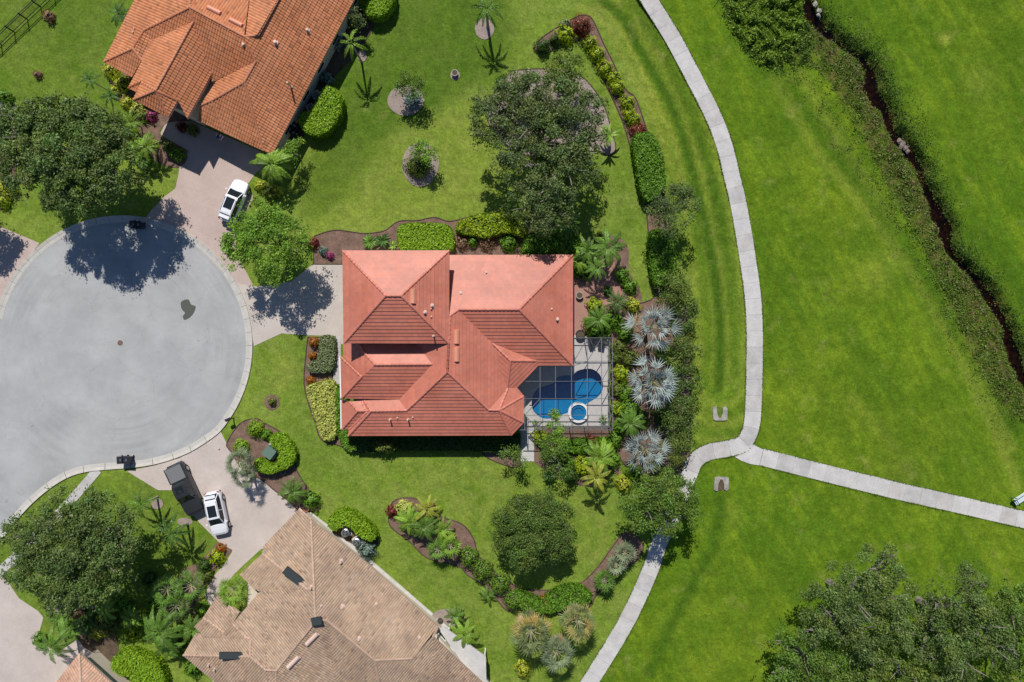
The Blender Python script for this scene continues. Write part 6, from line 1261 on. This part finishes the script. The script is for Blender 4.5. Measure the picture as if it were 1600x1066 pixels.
# ------------------------------------------------------------------ street and garden furniture
def wheelie(px, py, rz, label):
    w = W(px, py, .9); e = empty('wheeled_bin', (w.x, w.y, .05), label, 'bin', None, rz)
    m = MB(); A = [(-.24, -.24), (.24, -.24), (.24, .24), (-.24, .24)]; B_ = [(-.3, -.33), (.3, -.33), (.3, .33), (-.3, .33)]
    for i in range(4): j = (i + 1) % 4; m.poly([(*A[i], .08), (*A[j], .08), (*B_[j], 1.0), (*B_[i], 1.0)])
    m.poly([(*p, .08) for p in A][::-1]); m.build('tub', M['blackplastic'], e)
    m = MB(); m.box((0, -.02, 1.03), (.66, .74, .06)); m.box((0, .0, 1.07), (.5, .5, .03)); lo = m.build('lid', M['blackplastic'], e)
    m = MB(); m.box((0, 0, 1.088), (.05, .26, .006)); m.box((.1, 0, 1.088), (.05, .26, .006)); m.box((.05, 0, 1.088), (.06, .05, .006)); m.build('lid_mark', M['metal'], lo)
    m = MB(); m.tube([(-.3, .40, .98), (.3, .40, .98)], .02, 6); m.build('handle', M['blackplastic'], e)
    for s in (-1, 1): m = MB(); m.tube([(s * .30, .26, .11), (s * .25, .26, .11)], .12, 12); m.build('wheel', M['rubber'], e)
wheelie(189, 718.5, .05, 'black wheeled bin standing at the lower kerb of the turning circle, left of the pair'); wheelie(198, 718.5, -.05, 'black wheeled bin at the lower kerb, right of the pair and nearest the drive')
wheelie(209, 351, .1, 'black wheeled bin in the tree shade at the upper kerb, left of the pair'); wheelie(217, 352, .2, 'black wheeled bin in the tree shade at the upper kerb, right of the pair')
wheelie(460.5, 198, .5, 'dark wheeled bin against the wall of the orange house, upper one'); wheelie(459, 209, .5, 'dark wheeled bin against the wall of the orange house, lower one')
w = W(358, 655, 1.1); e = empty('mailbox', (w.x, w.y, 0), 'black mailbox on a post at the kerb beside the front lawn', 'mailbox', None, .4)
m = MB(); m.box((0, 0, .5), (.1, .1, 1.0)); m.box((-.1, 0, .85), (.3, .06, .06)); m.build('post', M['blackplastic'], e)
m = MB(); n_ = 8
for s in range(n_):
    a, b = math.pi * s / n_, math.pi * (s + 1) / n_; m.poly([(-.42, .15 * math.cos(a), 1.1 + .12 * math.sin(a)), (.12, .15 * math.cos(a), 1.1 + .12 * math.sin(a)), (.12, .15 * math.cos(b), 1.1 + .12 * math.sin(b)), (-.42, .15 * math.cos(b), 1.1 + .12 * math.sin(b))])
m.box((-.15, 0, 1.05), (.54, .3, .1)); m.build('box', M['blackplastic'], e)
m = MB(); m.box((.05, -.18, 1.2), (.03, .02, .2)); m.build('flag', M['redlamp'], e)
w = W(420.5, 707, .8); e = empty('utility_box', (w.x, w.y, .03), 'green metal transformer box inside the C-shaped hedge', 'utility box', None, -.65)
m = MB(); m.box((0, 0, .05), (1.3, 1.3, .1)); m.build('pad', M['concrete'], e)
m = MB(); m.box((0, 0, .42), (1.05, 1.05, .65)); m.build('cabinet', M['greenbox'], e); m = MB(); m.box((0, -.03, .78), (1.12, 1.12, .07)); m.box((0, .53, .5), (.5, .02, .3)); m.build('lid', M['greenbox'], e)
def acunit(px, py, rz, label, round_=False):
    w = W(px, py, .9); e = empty('air_conditioner', (w.x, w.y, .04), label, 'air conditioner', None, rz)
    m = MB(); m.box((0, 0, .04), (1.0, 1.0, .08)); m.build('pad', M['concrete'], e)
    m = MB()
    if round_: m.lathe((0, 0, .08), [(.40, 0), (.40, .75), (.42, .76), (.42, .8), (.34, .84)], 24)
    else: m.box((0, 0, .46), (.78, .78, .76))
    m.build('casing', M['metal'], e)
    m = MB(); m.lathe((0, 0, .84 if not round_ else .91), [(.31, 0), (.31, .012)], 24); fo = m.build('fan_well', M['blackplastic'], e)
    m = MB()
    for k in range(4): a = k * math.pi / 2; m.poly([(0.05 * math.cos(a), .05 * math.sin(a), .94), (.28 * math.cos(a - .25), .28 * math.sin(a - .25), .93), (.28 * math.cos(a + .35), .28 * math.sin(a + .35), .95)])
    m.lathe((0, 0, .93), [(.08, 0), (.08, .03)], 12); m.build('fan', M['alu'], fo)
    m = MB()
    for k in range(3): R0 = .12 + k * .09; m.tube([(R0 * math.cos(t), R0 * math.sin(t), .97) for t in [2 * math.pi * q / 20 for q in range(21)]], .009, 4, cap=False)
    for k in range(6): a = k * math.pi / 3; m.bar((.05 * math.cos(a), .05 * math.sin(a), .97), (.34 * math.cos(a), .34 * math.sin(a), .97), .014, .01)
    m.build('grille', M['metal'], fo)
acunit(493.5, 148, .5, 'upper air conditioner between the orange house and the clipped hedge'); acunit(485, 168, .5, 'lower air conditioner between the orange house and the clipped hedge')
acunit(539.5, 833, 0, 'upper left round air conditioner in the notch of the tan house hedge', True); acunit(557, 848, .6, 'lower right round air conditioner beside the tan house hedge', True)
# headwalls of the culvert under the path
def headwall(cx, cy, flip, label):
    s = -1 if flip else 1; e = empty('culvert_headwall', W(cx, cy), label, 'culvert headwall'); WORLDP.add(e.name)
    U = [(-11, -9), (-8, -11), (-5, -11), (-4, 0), (-1, 7), (2, 7), (5, 0), (5, -9), (9, -11), (12, -8), (12, 10), (9, 11), (-7, 11), (-10, 9)]
    P = [W(cx + x, cy + y * s) for x, y in U]; m = MB(); m.prism([(p.x, p.y) for p in P], -.3, .14); m.build('wing_wall', M['hw'], e)
    I = [W(cx + x, cy + y * s) for x, y in ((-5, -11), (-4, 0), (-1, 7), (2, 7), (5, 0), (5, -9))]; zz = [.02, -.1, -.35, -.35, -.1, .02]; m = MB(); m.poly([(p.x, p.y, .045 + 0 * z) for p, z in zip(I, zz)] if not flip else [(p.x, p.y, .045) for p in I][::-1]); m.build('silt', M['soil'] if flip else M['grass_patch'], e)
M['hw'] = noisy('weathered_concrete', (.27, .25, .22), (.52, .49, .44), 1.6, 12, .9, .15, .4, .02, .5)
M['grass_patch'] = noisy('rough_grass', (.09, .16, .02), (.16, .24, .04), 3, 14, .95, .1, .6, .05, .5)
headwall(1124, 646, False, 'U-shaped concrete culvert end above the path bend'); headwall(1126, 756, True, 'inverted U-shaped concrete culvert end below the path bend, darker')
# bench at the right edge
e = empty('picnic_bench', W(1596, 775), 'pale bench with a dark green frame at the right edge of the picture', 'bench', None, math.radians(33))
for k in range(3): m = MB(); m.box((.3, .26 - .22 * k, .47), (3.0, .18, .04)); m.build('seat_board', M['benchwhite'], e)
for k in range(2): m = MB(); m.box((.3, .50, .66 + .2 * k), (3.0, .04, .16)); m.build('back_board', M['benchwhite'], e)
for x in (-1.0, 1.5):
    m = MB(); m.bar((x, -.35, 0), (x, -.35, .46), .06, .06); m.bar((x, .42, 0), (x, .55, .95), .06, .06); m.bar((x, -.4, .44), (x, .45, .44), .06, .06); m.bar((x, -.4, .7), (x, .5, .7), .05, .05); m.bar((x, -.38, .45), (x, -.38, .7), .05, .05); m.build('leg_frame', M['benchgreen'], e)
# black fence at the top left
e = empty('metal_fence', W(40, 50), 'black metal fence with thin pickets at the top left corner', 'fence'); WORLDP.add(e.name)
fa, fb = Vector(W(-60, 129)), Vector(W(130, -52)); fl = (fb - fa).length; fd = (fb - fa).normalized(); k = 0; d = 0
while d < fl:
    p = fa + fd * d; m = MB(); m.box((p.x, p.y, .72), (.09, .09, 1.44)); m.build('post', M['fence'], e)
    q = fa + fd * min(d + 1.9, fl)
    for z in (.2, 1.05, 1.3): m = MB(); m.bar(p + Vector((0, 0, z)), q + Vector((0, 0, z)), .045, .05); m.build('rail', M['fence'], e)
    m = MB(); t = d + .14
    while t < min(d + 1.85, fl): s = fa + fd * t; m.box((s.x, s.y, .72), (.02, .02, 1.24)); t += .13
    o = m.build('pickets', M['fence'], e); o['kind'] = 'stuff'; d += 1.9
# flag on the orange garage
w = W(335, 212, 2.2); e = empty('garden_flag', (w.x, w.y, 0), 'small red white and blue flag in the shade in front of the orange garage', 'flag', None, .9)
m = MB(); m.tube([(0, 0, 0), (0, 0, 1.6), (.3, 0, 2.2)], .015, 6); m.build('pole', M['white'], e)
for k in range(5):
    m = MB(); y0 = -.02 - .14 * k; m.poly([(.0 + .02 * k, y0, 1.75 - .02 * k), (.5, y0 - .12, 2.0), (.5, y0 - .26, 1.96), (.02 * k, y0 - .14, 1.7)]); m.build('stripe', M['white'] if k % 2 else M['redlamp'], e)
m = MB(); m.poly([(-.02, -.01, 1.80), (.2, -.06, 1.9), (.2, -.36, 1.88), (-.02, -.30, 1.78)]); m.build('canton', mat('flag_blue', (.02, .04, .2), .7), e)
# rocks, pots, ornaments
def rock(px, py, r, label, mt='stone', z=0.0, group=None):
    rr = random.Random(int(px * 3 + py)); bm = bmesh.new(); bmesh.ops.create_icosphere(bm, subdivisions=2, radius=r)
    sx, sy = rr.uniform(.7, 1.5), rr.uniform(.6, 1.1)
    for v in bm.verts: v.co = Vector((v.co.x * sx, v.co.y * sy, v.co.z * .55)) * rr.uniform(.72, 1.2)
    me = bpy.data.meshes.new('rock'); bm.to_mesh(me); bm.free(); me.materials.append(M[mt]); o = bpy.data.objects.new('rock', me); C.objects.link(o); w = W(px, py); o.location = (w.x, w.y, z + r * .15); o.rotation_euler = (0, 0, rr.uniform(0, 3.1)); return tag(o, label, 'rock', group)
M['palestone'] = noisy('pale_stone', (.30, .28, .25), (.50, .48, .44), 4, 20, bump=.6)
M['rosestone'] = noisy('rose_stone', (.17, .13, .11), (.30, .25, .21), 4, 20, bump=.6)
for i, (x, y, r_) in enumerate(((1287, 6, .5), (1296, 3, .38), (1292, 13, .42), (1301, 10, .36), (1283, 14, .3), (1276, 4, .34), (1304, 18, .24), (1281, 22, .26), (1299, -6, .5), (1288, -8, .4))): rock(x, y, r_, 'pale broken rock in the heap at the head of the ditch', 'palestone', -.35, 'pale rocks heaped at the head of the ditch')
for i, (x, y, r_) in enumerate(((1411, 217, .26), (1416, 223, .34), (1421, 229, .3), (1424, 234, .24), (1413, 228, .2), (1426, 224, .2))): rock(x, y, r_, 'rose-grey stone lying in the narrow part of the ditch', 'rosestone', -.75, 'stones lying in the ditch')
rock(8, 166, .75, 'pale boulder on the left edge above the oak', 'palestone'); rock(968, 636, .35, 'pale stone beside the right wall of the pool cage', 'palestone'); rock(348, 864, .28, 'white ornament stone in the corner bed below the white car', 'palestone')
for x, y, r_, mt, lb in ((480, 794, .28, 'terracotta', 'terracotta pot beside the top corner of the tan house'), (473, 789, .24, 'stone', 'grey pot beside the top corner of the tan house'), (444, 737, .24, 'stone', 'grey pot at the foot of the C-shaped hedge'), (905, 462, .35, 'stone', 'large grey pot in the shade on the red patio'), (688, 968, .25, 'blackplastic', 'black pot at the right corner of the tan roof'), (508, 801, .0, '', ''), (906, 523, .45, 'blackplastic', 'round black kettle grill between the patio and the pool cage'), (711, 116, .32, 'stone', 'grey stone birdbath in the small ring on the upper lawn')):
    if r_: pot(x, y, r_, lb, mt)
for i in range(4):
    w = W(490 + 5.5 * i, 583); m = MB(); m.box((0, 0, .15), (.3, .12, .3)); o = m.build('edging_block', M['stone']); o.location = (w.x, w.y, .03); tag(o, 'dark edging block set below the J-shaped hedge', 'block', 'edging blocks below the J-shaped hedge')
